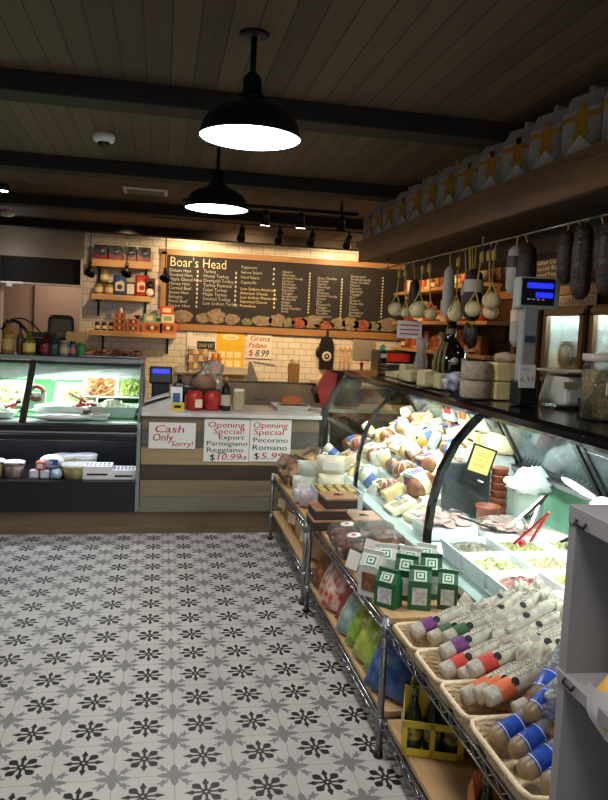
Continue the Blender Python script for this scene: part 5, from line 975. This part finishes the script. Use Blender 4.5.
for zi, z in enumerate((2.02, 1.655, 1.335)):
    y = 6.42 if zi == 2 else 6.5; k = 0
    while y < 8.7:
        kind = (k+zi) % 4; m1 = sm[(k*3+zi) % 4]; m2 = sm[(k+1+zi) % 4]; h = rnd.uniform(.17, .24) if kind != 3 else .12
        lab = '%s on the %s side wall shelf, %s from the cooler end' % (('tall pouch', 'coffee style pouch', 'boxed pasta', 'short jar')[kind], ('highest', 'middle', 'lowest')[zi], ORD[k])
        if kind < 2: coffee_bag('food_pouch', lab, (2.99, y, z), (.13, .09, h), m1, m2, 'goods on the side wall shelves', rz=-PI/2, art=sm[1])
        elif kind == 2: carton('pasta_box', lab, 'box', (2.99, y, z), (.13, .08, h), (m1, m2), 'goods on the side wall shelves', rz=-PI/2)
        else: glassjar('sauce_jar', lab, (2.99, y, z), .05, h, mat('sauce_red', '7a2a18', .25), goldlid, 'goods on the side wall shelves', lab=crm)
        y += rnd.uniform(.155, .19); k += 1
for y in (6.9, 8.1): lamp('POINT', (2.6, y, 2.38), 12, WARM, .04)
lamp('POINT', (2.72, 6.2, 1.92), 3.0, (1, .55, .22), .04)
l = lamp('SPOT', (2.3, 5.7, 2.42), 26, WARM, .05, spot_size=1.2, spot_blend=.8); aim(l, (3.13, 5.6, 2.2))
t = thing('bunting_strip', 'green white and orange printed strip on the tiles by the corner', 'strip', (2.84, 8.985, 1.47)); MB().box((.13, 0, .07), (.27, .004, .14)).obj('strip', crm, t); b = MB()
for i in range(3): b.prism([(.03+.09*i, -.003, .02), (.09+.09*i, -.003, .02), (.06+.09*i, -.003, .12)], (0, -.002, 0), i % 2)
b.obj('triangles', [mat('bunt_green', '2e5a34', .6), mat('bunt_orange', 'b0502a', .6)], t)
t = thing('track_light', 'added unseen ceiling track of warm spot heads above the service aisle', 'track light', (0, 0, 0))  # unseen track and heads, added to warm the goods on the case top
MB().box((2.62, 4.3, 2.515), (.035, 3.4, .03)).obj('track', darkmetal, t)
for y, e in ((2.9, 26), (3.6, 34), (4.5, 34), (5.4, 26)):
    p, d = head(t, 2.62, y, 2.50, .06, True, (-.6, .02, -.75), 1.2); l = lamp('SPOT', tuple(p+d*.08), e, (1, .70, .42), .03, spot_size=1.5, spot_blend=.8); aim(l, (1.62, y+.05, 1.35))
# ================================================================ WIRE SHELVING
def wire_unit(y0, y1, z1, z0, label, posts):
    t = thing('wire_shelf_unit', label, 'shelf', (0, 0, 0)); xa, xb = .80, 1.135
    for z in (z1, z0):
        b = MB()
        for x in (xa, xb):
            b.tube([(x, y0, z-.012), (x, y1, z-.012)], .0045); b.tube([(x, y0, z-.042), (x, y1, z-.042)], .0045)
            n = max(4, int((y1-y0)/.035)); b.tube([(x, y0+(y1-y0)*i/n, z-.014 if i % 2 else z-.040) for i in range(n+1)], .003, n=5)
        for y in (y0, y1): b.tube([(xa, y, z-.012), (xb, y, z-.012)], .0045); b.tube([(xa, y, z-.042), (xb, y, z-.042)], .0045)
        b.obj('wire_shelf', chrome, t)
        MB().box(((xa+xb)/2+.004, (y0+y1)/2, z+.003), (xb-xa-.006, y1-y0-.03, .022), bev=.003).obj('wooden_plank', shelfwood, t)
    for y in posts:
        for x in (xa-.001, xb+.001):
            b = MB(); b.cyl((x, y, .02), (x, y, z1+.02), .0125); 
            for k in range(int(z1/.05)): b.cyl((x, y, .05+k*.05), (x, y, .054+k*.05), .0134, n=12)
            b.cyl((x, y, z1-.05), (x, y, z1-.005), .017); b.cyl((x, y, z0-.05), (x, y, z0-.005), .017); b.obj('post', mat('post_chrome', '8d9092', .35, .9), t)
            MB().lathe([(.012, .0), (.018, .0), (.018, .012), (.012, .025)], (x, y, 0), n=12).obj('foot', black, t)
wire_unit(3.74, 4.98, .455, .19, 'farthest chrome wire shelf unit with wooden planks, by the counter', (3.755, 4.965))
wire_unit(2.33, 3.67, .49, .15, 'middle chrome wire shelf unit with wooden planks', (2.345, 3.655))
wire_unit(1.18, 2.31, .49, .15, 'nearest chrome wire shelf unit holding the wicker baskets', (1.20,))
S1 = .470; S2 = .505; B1 = .205; B2 = .166
# --- baskets
wick = mat('wicker', 'c4ab8a', .75, bump=.5, scale=70, col2='dcc7a6')
def basket(loc, w_, d_, h, label, rz=0, rx=0):
    t = thing('wicker_basket', label, 'basket', loc, 0, 'wicker baskets on the nearest shelf', rot=(rx, 0, rz)); b = MB(); nu, nz_ = 88, 12
    def P(u, v):
        a = 2*PI*u; c, s = math.cos(a), math.sin(a); p = 12; q = (abs(c)**p+abs(s)**p)**(-1/p)
        k = .78+.22*v; wv = .0035*math.sin(44*PI*u*1.0)*(1 if int(v*nz_) % 2 else -1) if 0 < v < 1 else 0
        x, y = c*q, s*q; return Vector((x*(w_/2*k+wv), y*(d_/2*k+wv), h*v+.004))
    b.grid(P, nu, nz_, 0, False); b.grid(lambda u, v: P(u, v)*.965+Vector((0, 0, .003)), nu, nz_, 0, False); b.keep = 1
    b.obj('woven_wall', wick, t)
    MB().box((0, 0, .006), (w_*.78, d_*.78, .008), bev=.002).obj('base', wick, t)
    b = MB(); pts = [P(i/48, 1)+Vector((0, 0, .002)) for i in range(48)]; b.tube(pts, .0065, closed=True); b.obj('rim', mat('wicker_rim', 'd6bf9c', .6, bump=.3, scale=90), t)
bys = [(2.01, .185), (1.818, .19), (1.635, .175), (1.395, .30)]
for i, (y, d_) in enumerate(bys):
    basket((.922, y, S2+.0), .36, d_, .075, ('wicker basket with purple and green banded salami sticks, farthest of the four', 'wicker basket with red banded salami sticks, second from the far end', 'wicker basket with orange banded salami sticks, third from the far end', 'wicker basket with blue labelled salamis, nearest the grey cabinet')[i])
# --- wrapped salami sticks
wrapm = mat('stick_paper', 'a8a191', .65, bump=.7, scale=30, col2='c2bba9'); bands = {'purple': mat('band_purple', '6a2f6e', .5), 'green': mat('band_green', '2f5a2c', .5), 'red': mat('band_red', 'c23a2e', .5), 'orange': mat('band_orange', 'd2693a', .5), 'dark red': mat('band_darkred', '7a2a26', .5)}
protos = {}
def stick(color):
    t = thing('salami_stick', 'x', 'salami', (0, 0, -5)); L = .20; R = .0235
    b = MB(); Rx = Matrix.Rotation(PI/2, 4, 'Y'); r = random.Random(len(protos))
    b.lathe([(.0, 0), (R*.86, 0), (R*.98, .004), (R, L*.5), (R*1.04, L*.8), (R*.92, L*.86)], n=18, cap=False, M=Rx)
    # gathered paper end
    rs = []
    for k, (x, wy, wz) in enumerate(((L*.86, R*.9, R*.9), (L*.93, R*.9, R*.5), (L*1.0, R*1.45, R*.34), (L*1.12, R*1.95, R*.26))):
        rs.append([Vector((x+r.uniform(-.003, .003)*(k > 1), wy*math.cos(2*PI*i/18)*(1+(.18 if i % 2 else 0)*(k > 1)), wz*math.sin(2*PI*i/18)+(r.uniform(-.006, .006) if k > 1 else 0))) for i in range(18)])
    b.rings(rs, 0, False, False); b.keep = 1
    b.obj('paper_wrap', wrapm, t)
    if color != 'plain': MB().lathe([(R*1.02, .035), (R*1.03, .036), (R*1.03, .078), (R*1.02, .079)], n=18, cap=False, M=Rx).obj('colour_band', bands[color], t)
    b = MB(); b.text('COLUMBUS', .029, Matrix.Translation((.096, 0, 0)) @ Matrix.Rotation(-.35, 4, 'X'), 0, bend=R+.0016, wide=.090)
    b.obj('lettering', black_ink, t)
    b = MB(); b.lathe([(0, R*.1), (.011, R*.1)], n=14, cap=False, M=Matrix.Translation((.084, .004, R*.92))); 
    b.ball((.086, .003, R*.80), (.0115, .0115, .006), n=12); b.obj('round_emblem', black_ink, t)
    MB().box((.017, 0, R*.98), (.022, .014, .0015)).obj('lower_label', mat('stick_label', '9a968a', .6, col2='c9c5ba', scale=200), t)
    return t
def place_stick(color, loc, yaw, tilt, roll, label):
    M = Matrix.Rotation(yaw, 4, 'Z') @ Matrix.Rotation(-tilt, 4, 'Y') @ Matrix.Rotation(roll, 4, 'X')
    rot = M.to_euler()
    if color not in protos: protos[color] = stick(color); t = protos[color]; t.location = loc; t.rotation_euler = rot; t['label'] = label; t['group'] = 'paper wrapped salami sticks'
    else: t = copy_tree(protos[color], loc, rot, label, 'paper wrapped salami sticks')
    return t
rnd = random.Random(12)
lay = [  # basket index, color, dx, dy, dz, layer
 (0, [('purple', -.115, .055, .070, 'tip lowest at the shelf edge'), ('green', -.075, .0, .068, 'second from the shelf edge'), ('green', -.045, -.045, .085, 'lying across the near rim')], 6, 'farthest basket'),
 (1, [('purple', -.09, .07, .085, 'along the far rim'), ('red', -.115, .0, .062, 'tip lowest at the shelf edge'), ('red', -.075, -.045, .066, 'second along the near rim'), ('red', -.065, -.075, .095, 'topmost at the near rim')], 6, 'second basket'),
 (2, [('orange', -.11, .05, .062, 'tip lowest at the shelf edge'), ('orange', -.09, .015, .080, 'second from the far rim'), ('orange', -.085, -.03, .095, 'topmost in the middle'), ('dark red', -.03, -.085, .085, 'deepest at the near rim')], 7, 'third basket')]
for bi, sticks, nb, bn in lay:
    y = bys[bi][0]
    for c, dx, dy, dz, w_ in sticks:
        place_stick(c, (.905+dx, y+dy*.9, S2+dz), .16+rnd.uniform(-.06, .06), .30, .85, '%s banded salami stick, %s of the %s' % (c, w_, bn))
    for k in range(12):
        r_, c_ = k//4, k % 4
        place_stick('plain', (.92+(.0, .055, .10)[r_]+.006*c_, y+.082-.05*c_+rnd.uniform(-.012, .012), S2+(.085, .11, .125)[r_]+.004*c_), .20+rnd.uniform(-.25, .25), .17+.05*r_+rnd.uniform(-.1, .12), .8+rnd.uniform(-.5, .5), 'plain ended salami stick, %s layer of the %s, %s from its far rim' % (('lower', 'middle', 'upper')[r_], bn, ORD[c_]))
# blue banded salamis with clear film
bluep = []
def blue_stick():
    t = thing('blue_salami', 'x', 'salami', (0, 0, -5)); L, R = .21, .024; Rx = Matrix.Rotation(PI/2, 4, 'Y')
    MB().lathe([(.0, -.004), (R*.6, 0), (R, .014), (R, L*.86), (R*.5, L*.96), (R*.7, L*1.02), (0, L*1.03)], n=18, M=Rx).obj('wrapped_body', mat('kraft_wrap', '7d6a4e', .4, col2='9c8766', bump=.4), t)
    MB().lathe([(R*1.03, .03), (R*1.04, .031), (R*1.04, .085), (R*1.03, .086)], n=18, cap=False, M=Rx).obj('blue_band', mat('band_blue', '1a3f9a', .3, col2='2c56b4', scale=60), t)
    b = MB(); b.lathe([(R*1.035, .088), (R*1.035, .17)], n=18, cap=False, M=Rx); b.obj('printed_label', mat('fine_print', '4c4c54', .4, col2='8d8d94', scale=140), t)
    b = MB()
    for i in range(2): b.lathe([(R*1.05, .034+.046*i), (R*1.05, .036+.046*i)], n=18, cap=False, M=Rx)
    b.obj('pale_lines', paper, t); return t
q = thing('clear_bag', 'loose clear bag sheen lying over the blue banded salamis', 'bag', (.97, bys[3][0], S2+.17)); b = MB(); r = random.Random(31); b.ball((0, 0, 0), (.10, .09, .02), lump=.3, n=16, seed=12); b.obj('film', film, q)
pb = blue_stick()
for k, (dx, dy, dz, yaw, tilt, w_) in enumerate(((-.13, .07, .065, .2, .30, 'tip lowest at the far rim'), (-.11, .02, .072, .25, .32, 'second in the bottom layer'), (-.12, -.03, .065, .2, .30, 'third in the bottom layer'), (-.10, -.08, .07, .3, .3, 'bottom layer at the near rim'), (-.05, .06, .12, .35, .4, 'top layer, farthest'), (-.03, .0, .125, .5, .42, 'top layer, middle'), (-.03, -.06, .12, .3, .4, 'top layer, nearest'), (.0, .10, .13, .6, .5, 'leaning back beside the orange ones'))):
    M = Matrix.Rotation(yaw, 4, 'Z') @ Matrix.Rotation(-tilt, 4, 'Y') @ Matrix.Rotation(.8, 4, 'X'); lab = 'blue banded salami in the nearest basket, '+w_
    loc = (.905+dx, bys[3][0]+dy*1.25, S2+dz)
    if k == 0: pb.location = loc; pb.rotation_euler = M.to_euler(); pb['label'] = lab; pb['group'] = 'blue banded salamis'
    else: copy_tree(pb, loc, M.to_euler(), lab, 'blue banded salamis')
# --- green and white cookie cartons (gable top)
def gable(loc, rz, m1, m2, label, w_=.095, d_=.06, h=.15, win=None):
    h *= .80; w_ *= .9; d_ *= .95; loc = (loc[0]-.02, loc[1]+.07, loc[2]); rz += random.uniform(-.3, .3)
    t = thing('cookie_carton', label, 'carton', loc, rz, 'gable top cookie cartons')
    b = MB(); b.box((0, 0, h*.35), (w_, d_, h*.7)); b.obj('carton_body', m1, t)
    b = MB(); z = h*.7; b.prism([(-w_/2, -d_/2, z), (-w_/2, d_/2, z), (-w_/2, .004, h*.95), (-w_/2, -.004, h*.95)], (w_, 0, 0)); b.box((0, 0, h*.99), (w_, .007, h*.12)); b.obj('gable_top', m2, t)
    MB().box((0, -d_/2-.001, h*.34), (w_*.66, .002, h*.42)).obj('front_panel', win or mat('panel_grey', 'a5aaa8', .4, col2='c9cccb', scale=60), t)
    b = MB(); b.box((0, 0, 0), (w_*.56, .002, h*.27)); o = b.obj('square_logo', mat('logo_pale', 'cfe0d2', .5), t, (0, -d_*.30, h*.83), (-math.atan2(d_/2, h*.25), 0, 0))
    q = MB(); q.box((0, -.0015, 0), (w_*.40, .002, h*.19)); q.box((0, -.003, 0), (w_*.28, .002, h*.13), 1); q.box((0, -.0045, 0), (w_*.1, .002, h*.05)); q.obj('logo_mark', [mat('logo_green', '2e6a48', .5), mat('logo_pale', 'cfe0d2', .5)], o)
gr = mat('carton_green', '1f5a36', .4); grd = mat('carton_green_dark', '184a2c', .4); wh = mat('carton_white', 'c4c5bf', .4); ck = mat('cookie_window', '5a3624', .5, col2='8a5a3c', scale=40)
gable((.835, 2.50, S2), -.75, wh, wh, 'tall white carton with brown cookie picture at the shelf edge', .10, .07, .205, ck)
gable((.915, 2.60, S2), -.6, wh, wh, 'white carton just behind the tall one', .095, .065, .195)
gable((.86, 2.385, S2), -.55, gr, gr, 'green carton nearest the shelf edge, beside the first basket', .095, .06, .165)
gable((.95, 2.45, S2), -.6, grd, gr, 'green carton standing second from the shelf edge', .095, .06, .20)
gable((.97, 2.36, S2), -.5, gr, gr, 'green carton in the front row beside the wicker basket', .09, .06, .185)
gable((1.05, 2.46, S2), -.5, gr, grd, 'green carton at the back against the case rail', .09, .06, .20)
gable((1.01, 2.57, S2), -.55, wh, wh, 'white carton at the back between the green ones and leaves', .095, .06, .19)
gable((1.09, 2.61, S2), -.5, wh, wh, 'white carton closest to the glass case', .09, .06, .19)
gable((1.075, 2.35, S2), -.4, grd, gr, 'dark green carton closest to the case and the baskets', .08, .055, .17)
# --- clamshells of cookies
def clam(loc, rz, label, fill, seed, dot=False, ry=0, w_=.15, d_=.13, h=.07):
    t = thing('clamshell_tub', label, 'tub', loc, 0, 'clear clamshell tubs', rot=(0, ry, rz)); b = MB()
    R = lambda k, z: [Vector((x*w_/2*k, y*d_/2*k, z)) for x, y in ((-1, -.7), (-.7, -1), (.7, -1), (1, -.7), (1, .7), (.7, 1), (-.7, 1), (-1, .7))]
    b.rings([R(.85, 0), R(.95, h*.45), R(1.04, h*.47), R(1.04, h*.53), R(.95, h*.55), R(.88, h), R(.5, h*1.02)], 0, True, False); b.obj('clear_shell', film, t)
    r = random.Random(seed); b = MB()
    for i in range(14): b.ball((r.uniform(-.32, .32)*w_, r.uniform(-.32, .32)*d_, h*r.uniform(.2, .65)), (.026, .026, .012), n=10, M=Matrix.Rotation(r.uniform(-.6, .6), 4, 'X'), seed=i, lump=.05)
    o = b.obj('cookies', fill, t); o['kind'] = 'stuff'
    if dot: MB().lathe([(0, 0), (.032, 0), (.032, .002), (0, .002)], (.01, 0, h*1.04), n=20).obj('round_label', paper, t); MB().lathe([(0, 0), (.012, 0), (.012, .003), (0, .003)], (.01, 0, h*1.05), n=14).obj('red_dot', red_ink, t)
cb = mat('cookie_brown', '5e3322', .7, col2='84502f', bump=.4, scale=40); cg = mat('candy_green', '8c9068', .5, col2='b8b39a', scale=30)
for k, (x, y, z, ry, dot, w_) in enumerate(((.875, 3.20, 0, -.12, True, 'upper far tub with a red dotted label'), (.86, 3.02, 0, -.12, True, 'front tub with a red dotted label'), (1.03, 3.22, 0, -.05, False, 'far tub by the case rail'), (1.02, 3.05, 0, -.05, False, 'second tub by the case rail'))):
    clam((x, y, S2+.012), .1, 'clear tub of brown cookies, '+w_, cb, k, dot, ry, .155, .15, .08)
for k, (x, y, w_) in enumerate(((.99, 2.87, 'beside the brown cookies'), (1.03, 2.72, 'behind the white price cards'), (.88, 2.87, 'at the shelf edge behind the cards'))):
    clam((x, y, S2+.004), .15, 'clear tub of pale green sweets '+w_, cg, 10+k, False, -.05, .15 if k < 2 else .10, .14, .085)
for k, (x, y, z, w_) in enumerate(((.80, 2.83, .0, 'at the very shelf edge'), (.83, 2.74, .0, 'second from the far side'), (.865, 2.80, .055, 'upper one behind the edge row'), (.825, 2.655, .0, 'lower one near the tall carton'), (.885, 2.70, .06, 'upper one near the tall carton'))):
    t = thing('price_card', 'blank white card tilted before the green sweets, '+w_, 'card', (x, y, S2+z+.012), rot=(-.25, .1, -.95+.1*(k % 3))); MB().box((0, 0, .035), (.062, .003, .075)).obj('card', paper, t); MB().box((0, .022, .03), (.075, .035, .075), bev=.006).obj('leafy_pack', mat('pack_green', '26331f', .4, col2='3c4d2a', scale=40), t)
# --- dark wooden boxes
def wbox(loc, d, label, rz=0):
    t = thing('wooden_box', label, 'box', loc, rz, 'dark sided wooden gift boxes'); MB().box((0, 0, d[2]/2), d, bev=.004).obj('box_body', mat('box_dark', '33231b', .5), t); MB().box((0, 0, d[2]+.004), (d[0]+.004, d[1]+.004, .010), bev=.002).obj('lid', mat('box_lid', '94694a', .5, col2='a97c5a', scale=10), t)
    b = MB(); b.box((0, -.01, d[2]+.0105), (.05, .008, .002)); b.box((0, .012, d[2]+.0105), (.03, .014, .002)); b.obj('burnt_print', black_ink, t)
wbox((.845, 3.50, S2), (.17, .17, .045), 'dark sided wooden box at the bottom of the shelf edge stack'); wbox((.85, 3.50, S2+.055), (.165, .165, .045), 'wooden box in the middle of the stack'); wbox((.90, 3.50, S2+.110), (.165, .165, .045), 'wooden box on top of the stack, lid lit', .05)
wbox((1.04, 3.50, S2), (.15, .17, .05), 'single dark wooden box beside the stack by the case rail')
# --- far unit goods
t = thing('open_carton', 'white open carton with a scalloped front holding packets', 'carton', (1.0, 3.93, S1)); b = MB(); W, D, H = .24, .26, .13
b.box((0, D/2, H/2), (W, .005, H)); b.box((-W/2, 0, H/2), (.005, D, H)); b.box((W/2, 0, H/2), (.005, D, H)); b.box((0, 0, .004), (W, D, .006)); b.box((0, -D/2, H*.45), (W, .005, H*.9)); b.obj('carton_walls', mat('carton_offwhite', 'b4b6b8', .6), t)
b = MB()
for i in range(9): b.ball((-W/2+.014+i*.0265, -D/2, H*.9), (.013, .003, .012), n=10)
b.obj('scallops', mat('carton_offwhite', 'b4b6b8'), t)
b = MB(); b.text('PRIMO', .03, frame_y(-.08, -D/2-.004, .05), 0, wide=.14); b.obj('print', mat('print_grey', '5a6066', .6), t)
for i in range(4):
    q = thing('yellow_packet', 'yellow packet inside the open white carton, '+ORD[i]+' from the aisle', 'packet', (.915+.055*i, 3.95, S1+.012), 0, 'yellow packets in the carton'); MB().box((0, 0, .065), (.045, .18, .12), bev=.008).obj('packet', mat('packet_gold', 'b59a4a', .4, col2='4a3a1c', scale=20), q)
t = thing('bread_bag', 'big clear bag of brown rolls at the counter end of the shelf', 'bread bag', (.86, 4.68, S1)); b = MB(); r = random.Random(2)
for i in range(22): b.ball((r.uniform(-.07, .07), r.uniform(-.2, .2), r.uniform(.04, .22)), (.05, .045, .04), n=10, seed=i, lump=.05)
o = b.obj('rolls', mat('rolls_brown', '8a5e3e', .7, col2='b38a62', scale=25, bump=.4), t); o['kind'] = 'stuff'
b = MB(); b.ball((0, 0, .14), (.12, .26, .14), lump=.10, n=22, seed=4); b.keep = 0; b.obj('clear_bag', film, t); MB().box((.06, -.2, .22), (.04, .06, .04), bev=.01, rz=.5).obj('bag_tag', paper, t)
t.scale = (.9, .9, .66); t.location.x = .89
t = thing('bread_bag', 'clear bag of flat brown breads behind the rolls', 'bread bag', (1.03, 4.66, S1)); t.scale = (1, 1, .72); b = MB()
for i in range(9): b.ball((r.uniform(-.05, .05), r.uniform(-.12, .12), r.uniform(.05, .28)), (.06, .05, .03), n=10, seed=i+30)
o = b.obj('breads', mat('bread_tan', 'a2754e', .7, col2='c9a074', scale=25, bump=.4), t); o['kind'] = 'stuff'; b = MB(); b.ball((0, 0, .17), (.10, .18, .17), lump=.10, n=20, seed=14); b.obj('clear_bag', film, t)
def softpack(name, label, loc, d, m, lab=None, rz=0, cat='packet', group=None, rx=0, ry=0, seed=0):
    t = thing(name, label, cat, loc, 0, group, rot=(rx, ry, rz)); b = MB(); r = random.Random(seed)
    b.grid(lambda u, v: Vector(((u-.5)*d[0], -d[1]/2*(math.sin(PI*u)*math.sin(PI*v))**.45+r.uniform(-.002, .002), v*d[2])), 10, 10); b.grid(lambda u, v: Vector(((.5-u)*d[0], d[1]/2*(math.sin(PI*u)*math.sin(PI*v))**.45, v*d[2])), 10, 10); b.keep = 1
    b.obj('pouch', m, t)
    if lab: MB().box((0, -d[1]/2-.002, d[2]*.5), (d[0]*.55, .003, d[2]*.4), bev=.001).obj('label', lab, t)
    return t
pc = mat('pouch_cream', 'c9c2a4', .45, col2='dad4bc', bump=.3); pm = mat('pouch_mint', 'a9b0a0', .4, col2='c6cabc', bump=.3)
for k, (x, y, z, m, w_, d) in enumerate(((.89, 4.30, 0, pm, 'mint white packet bulging at the shelf edge', (.15, .10, .13)), (.93, 4.32, .11, pm, 'mint white packet stacked above the edge one', (.16, .10, .11)), (1.04, 4.22, 0, pc, 'cream packet behind the open carton', (.16, .11, .16)), (1.04, 4.24, .15, pc, 'cream packet on top of another, lit by the case', (.17, .11, .12)), (1.07, 4.46, .0, pc, 'tall cream packet by the end of the case rail', (.15, .12, .22)), (.84, 4.12, 0, mat('pouch_white2', 'aeb0b6', .4), 'small white packet at the edge before the carton', (.10, .09, .09)), (.855, 4.02, 0, mat('pouch_pink2', 'b0a0a4', .4), 'small pinkish packet against the open carton side', (.10, .08, .10)))):
    softpack('snack_packet', w_, (x, y, S1+z), d, m, paper if k in (0, 3, 5) else None, -.3+.1*(k % 3), seed=k)
for k in range(6):
    y = 3.86+.20*k; m = [mat('low_tan', '8a6a4a', .5, col2='b09066'), mat('low_green', '7d8f3a', .45, col2='b5b060'), mat('low_cream', 'b5a988', .5, col2='8d8060'), mat('low_red', '7a3a2c', .5, col2='a0684c')][k % 4]
    softpack('bread_packet', ('tan', 'green and yellow', 'cream', 'reddish', 'light tan', 'yellow green')[k]+' packet on the low plank of the farthest unit', (.90, y, B1), (.17, .12, .16), m, crm if k % 2 else None, -1.2, rx=-.1, seed=20+k)
# --- lower shelf of the middle unit: bags of snacks
lc = [('red and white checked', mat('chip_red', 'a8312a', .4, col2='c9b8a8', scale=22)), ('brown and orange', mat('chip_brown', '4a2c1c', .5, col2='8a4a24', scale=25)), ('deep red', mat('chip_deep', '7a2422', .4, col2='a8453a', scale=18)), ('grey green', mat('chip_teal', '6a8a80', .4, col2='98aaa0', scale=22)), ('bright green', mat('chip_green', '5f8a2c', .35, col2='a3b83c', scale=18)), ('lime and yellow', mat('chip_lime', '7f9a30', .35, col2='b8b850', scale=18)), ('blue', mat('chip_blue', '263f6a', .35, col2='46689a', scale=20)), ('dark olive', mat('chip_olive', '2f3a1c', .4, col2='59602c', scale=25))]
ys = [(3.50, 1), (3.38, 0), (3.22, 0), (3.05, 2), (2.93, 3), (2.80, 4), (2.68, 5), (2.55, 4), (2.44, 6)]
for k, (y, c) in enumerate(ys):
    softpack('snack_bag', '%s snack bag leaning along the low plank, %s from the far post' % (lc[c][0], ORD[k]), (.835+.02*(k % 2), y, B2+.01), (.20, .10, .19), lc[c][1], None, -1.25+.12*(k % 3), 'bag', 'snack bags on the low plank', rx=-.55, seed=40+k)
for k, (y, c) in enumerate(((3.45, 1), (3.25, 7), (3.05, 1), (2.85, 7), (2.65, 4), (2.48, 6))):
    softpack('snack_bag', '%s snack bag in the low back row, %s from the far post' % (lc[c][0], ORD[k]), (.97, y, B2), (.21, .13, .24), lc[c][1], None, -1.3, 'bag', 'snack bags on the low plank', rx=-.15, seed=60+k)
# --- six packs on the nearest low plank
def sixpack(loc, rz, m, colname, label):
    t = thing('bottle_carrier', label, 'carrier', loc, rz); w_, d_ = .19, .135
    b = MB(); b.box((0, -d_/2, .012), (w_, .003, .024)); b.box((0, -d_/2, .102), (w_, .003, .022)); [b.box((x, -d_/2, .055), (.016, .003, .11)) for x in (-w_/2+.008, 0, w_/2-.008)]; b.box((0, d_/2, .055), (w_, .003, .11)); b.box((0, 0, .002), (w_, d_, .004))
    for s in (-1, 1): b.prism([(s*w_/2, -d_/2, 0), (s*w_/2, d_/2, 0), (s*w_/2, d_/2, .11), (s*w_/2, .01, .17), (s*w_/2, -.01, .17), (s*w_/2, -d_/2, .11)], (.003, 0, 0))
    b.box((0, 0, .14), (w_, .004, .11)); b.obj('carrier_card', m, t)
    MB().prism([(-w_/2-.003, .04*math.cos(a*PI/6), .07+.035*math.sin(a*PI/6)) for a in range(12)], (-.002, 0, 0)).obj('side_logo', mat('carrier_logo', '9fb0b8', .5), t)
    b = MB()
    for i in range(3): b.lathe([(.0285, .04), (.0285, .085)], (-.062+.062*i, -.034, .006), n=16, cap=False)
    b.obj('bottle_labels', mat('soda_label', '9a8a3c', .5, col2='3f4a24', scale=60), t)
    k = 0
    for sy in (-1, 1):
        for i in range(3):
            q = thing('soda_bottle', 'dark green bottle in the %s carrier, %s row, %s along' % (colname, 'front' if sy < 0 else 'back', ORD[i]), 'bottle', (0, 0, 0), 0, 'dark green bottles in carriers')
            M = Matrix.Translation(loc) @ Matrix.Rotation(rz, 4, 'Z') @ Matrix.Translation((-.062+.062*i, sy*.034, .006)); q.matrix_world = M
            q.location = M.to_translation(); q.rotation_euler = (0, 0, rz)
            MB().lathe([(.024, 0), (.028, .008), (.028, .10), (.022, .125), (.012, .155), (.0115, .195), (0, .195)], n=16).obj('bottle_glass', mat('soda_green', '2a3016', .12), q)
            MB().lathe([(.0135, .178), (.0145, .186), (.013, .20), (0, .20)], n=12).obj('cap', mat('cap_olive', '6a6a3a', .4, .5), q)
sixpack((.90, 2.12, B2), -.35, mat('carrier_yellow', 'c9b12c', .5), 'yellow', 'yellow six bottle carrier on the low plank behind the post')
sixpack((.93, 1.66, B2), -.3, mat('carrier_orange', 'c9672a', .5), 'orange', 'orange six bottle carrier on the low plank near the grey cabinet')
# ================================================================ GREY CABINET
t = thing('grey_cabinet', 'grey metal cabinet with open cubbies at the near end of the shelves', 'cabinet', (.725, 1.15, 0), math.radians(-3)); gm = mat('cabinet_grey', '8a888a', .5, var=.03); W, D = .41, .55
MB().box((W/2, -.012, .60), (W, .024, 1.18)).obj('far_panel', gm, t); MB().box((W/2, -D+.012, .60), (W, .024, 1.18)).obj('near_panel', gm, t); MB().box((W-.012, -D/2, .60), (.024, D-.05, 1.18)).obj('back_panel', gm, t)
for z in (1.192, .895, .56, .20): MB().box((W/2, -D/2, z), (W+.006, D, .024 if z < 1 else .034), bev=.002).obj('shelf_board' if z < 1 else 'top_board', gm, t)
for z in (1.19, .905): MB().tube([(-.006, -.035, z), (-.010, -.035, z-.008), (-.010, -.065, z-.008), (-.006, -.065, z)], .003).obj('hinge_clip', darkmetal, t)
q = thing('wrapped_pear', 'yellow fruit in white paper hanging over the grey cabinet edge', 'fruit', (.765, 1.03, .90)); MB().lathe([(0, -.05), (.03, -.045), (.042, -.01), (.036, .03), (.02, .055), (0, .065)], n=20, M=Matrix.Rotation(.5, 4, 'Y')).obj('fruit', mat('pear', 'c99a3c', .5, col2='d8b45c'), q)
b = MB(); r = random.Random(9); b.grid(lambda u, v: Vector(((.02+.034*min(1, v*2.2)+.008*math.sin(9*u*PI)*v)*math.cos(PI*(u*1.35-1.05)), (.02+.034*min(1, v*2.2)+.008*math.cos(7*u*PI)*v)*math.sin(PI*(u*1.35-1.05)), -.062+v*.10+.006*math.sin(11*u*PI)*v)), 30, 8); b.ball((.075, -.03, .03), (.05, .045, .04), lump=.25, n=16, seed=3); b.keep = 1; b.obj('paper_wrap', mat('tissue', 'cfcfd2', .7, trans=.1, bump=.3), q)
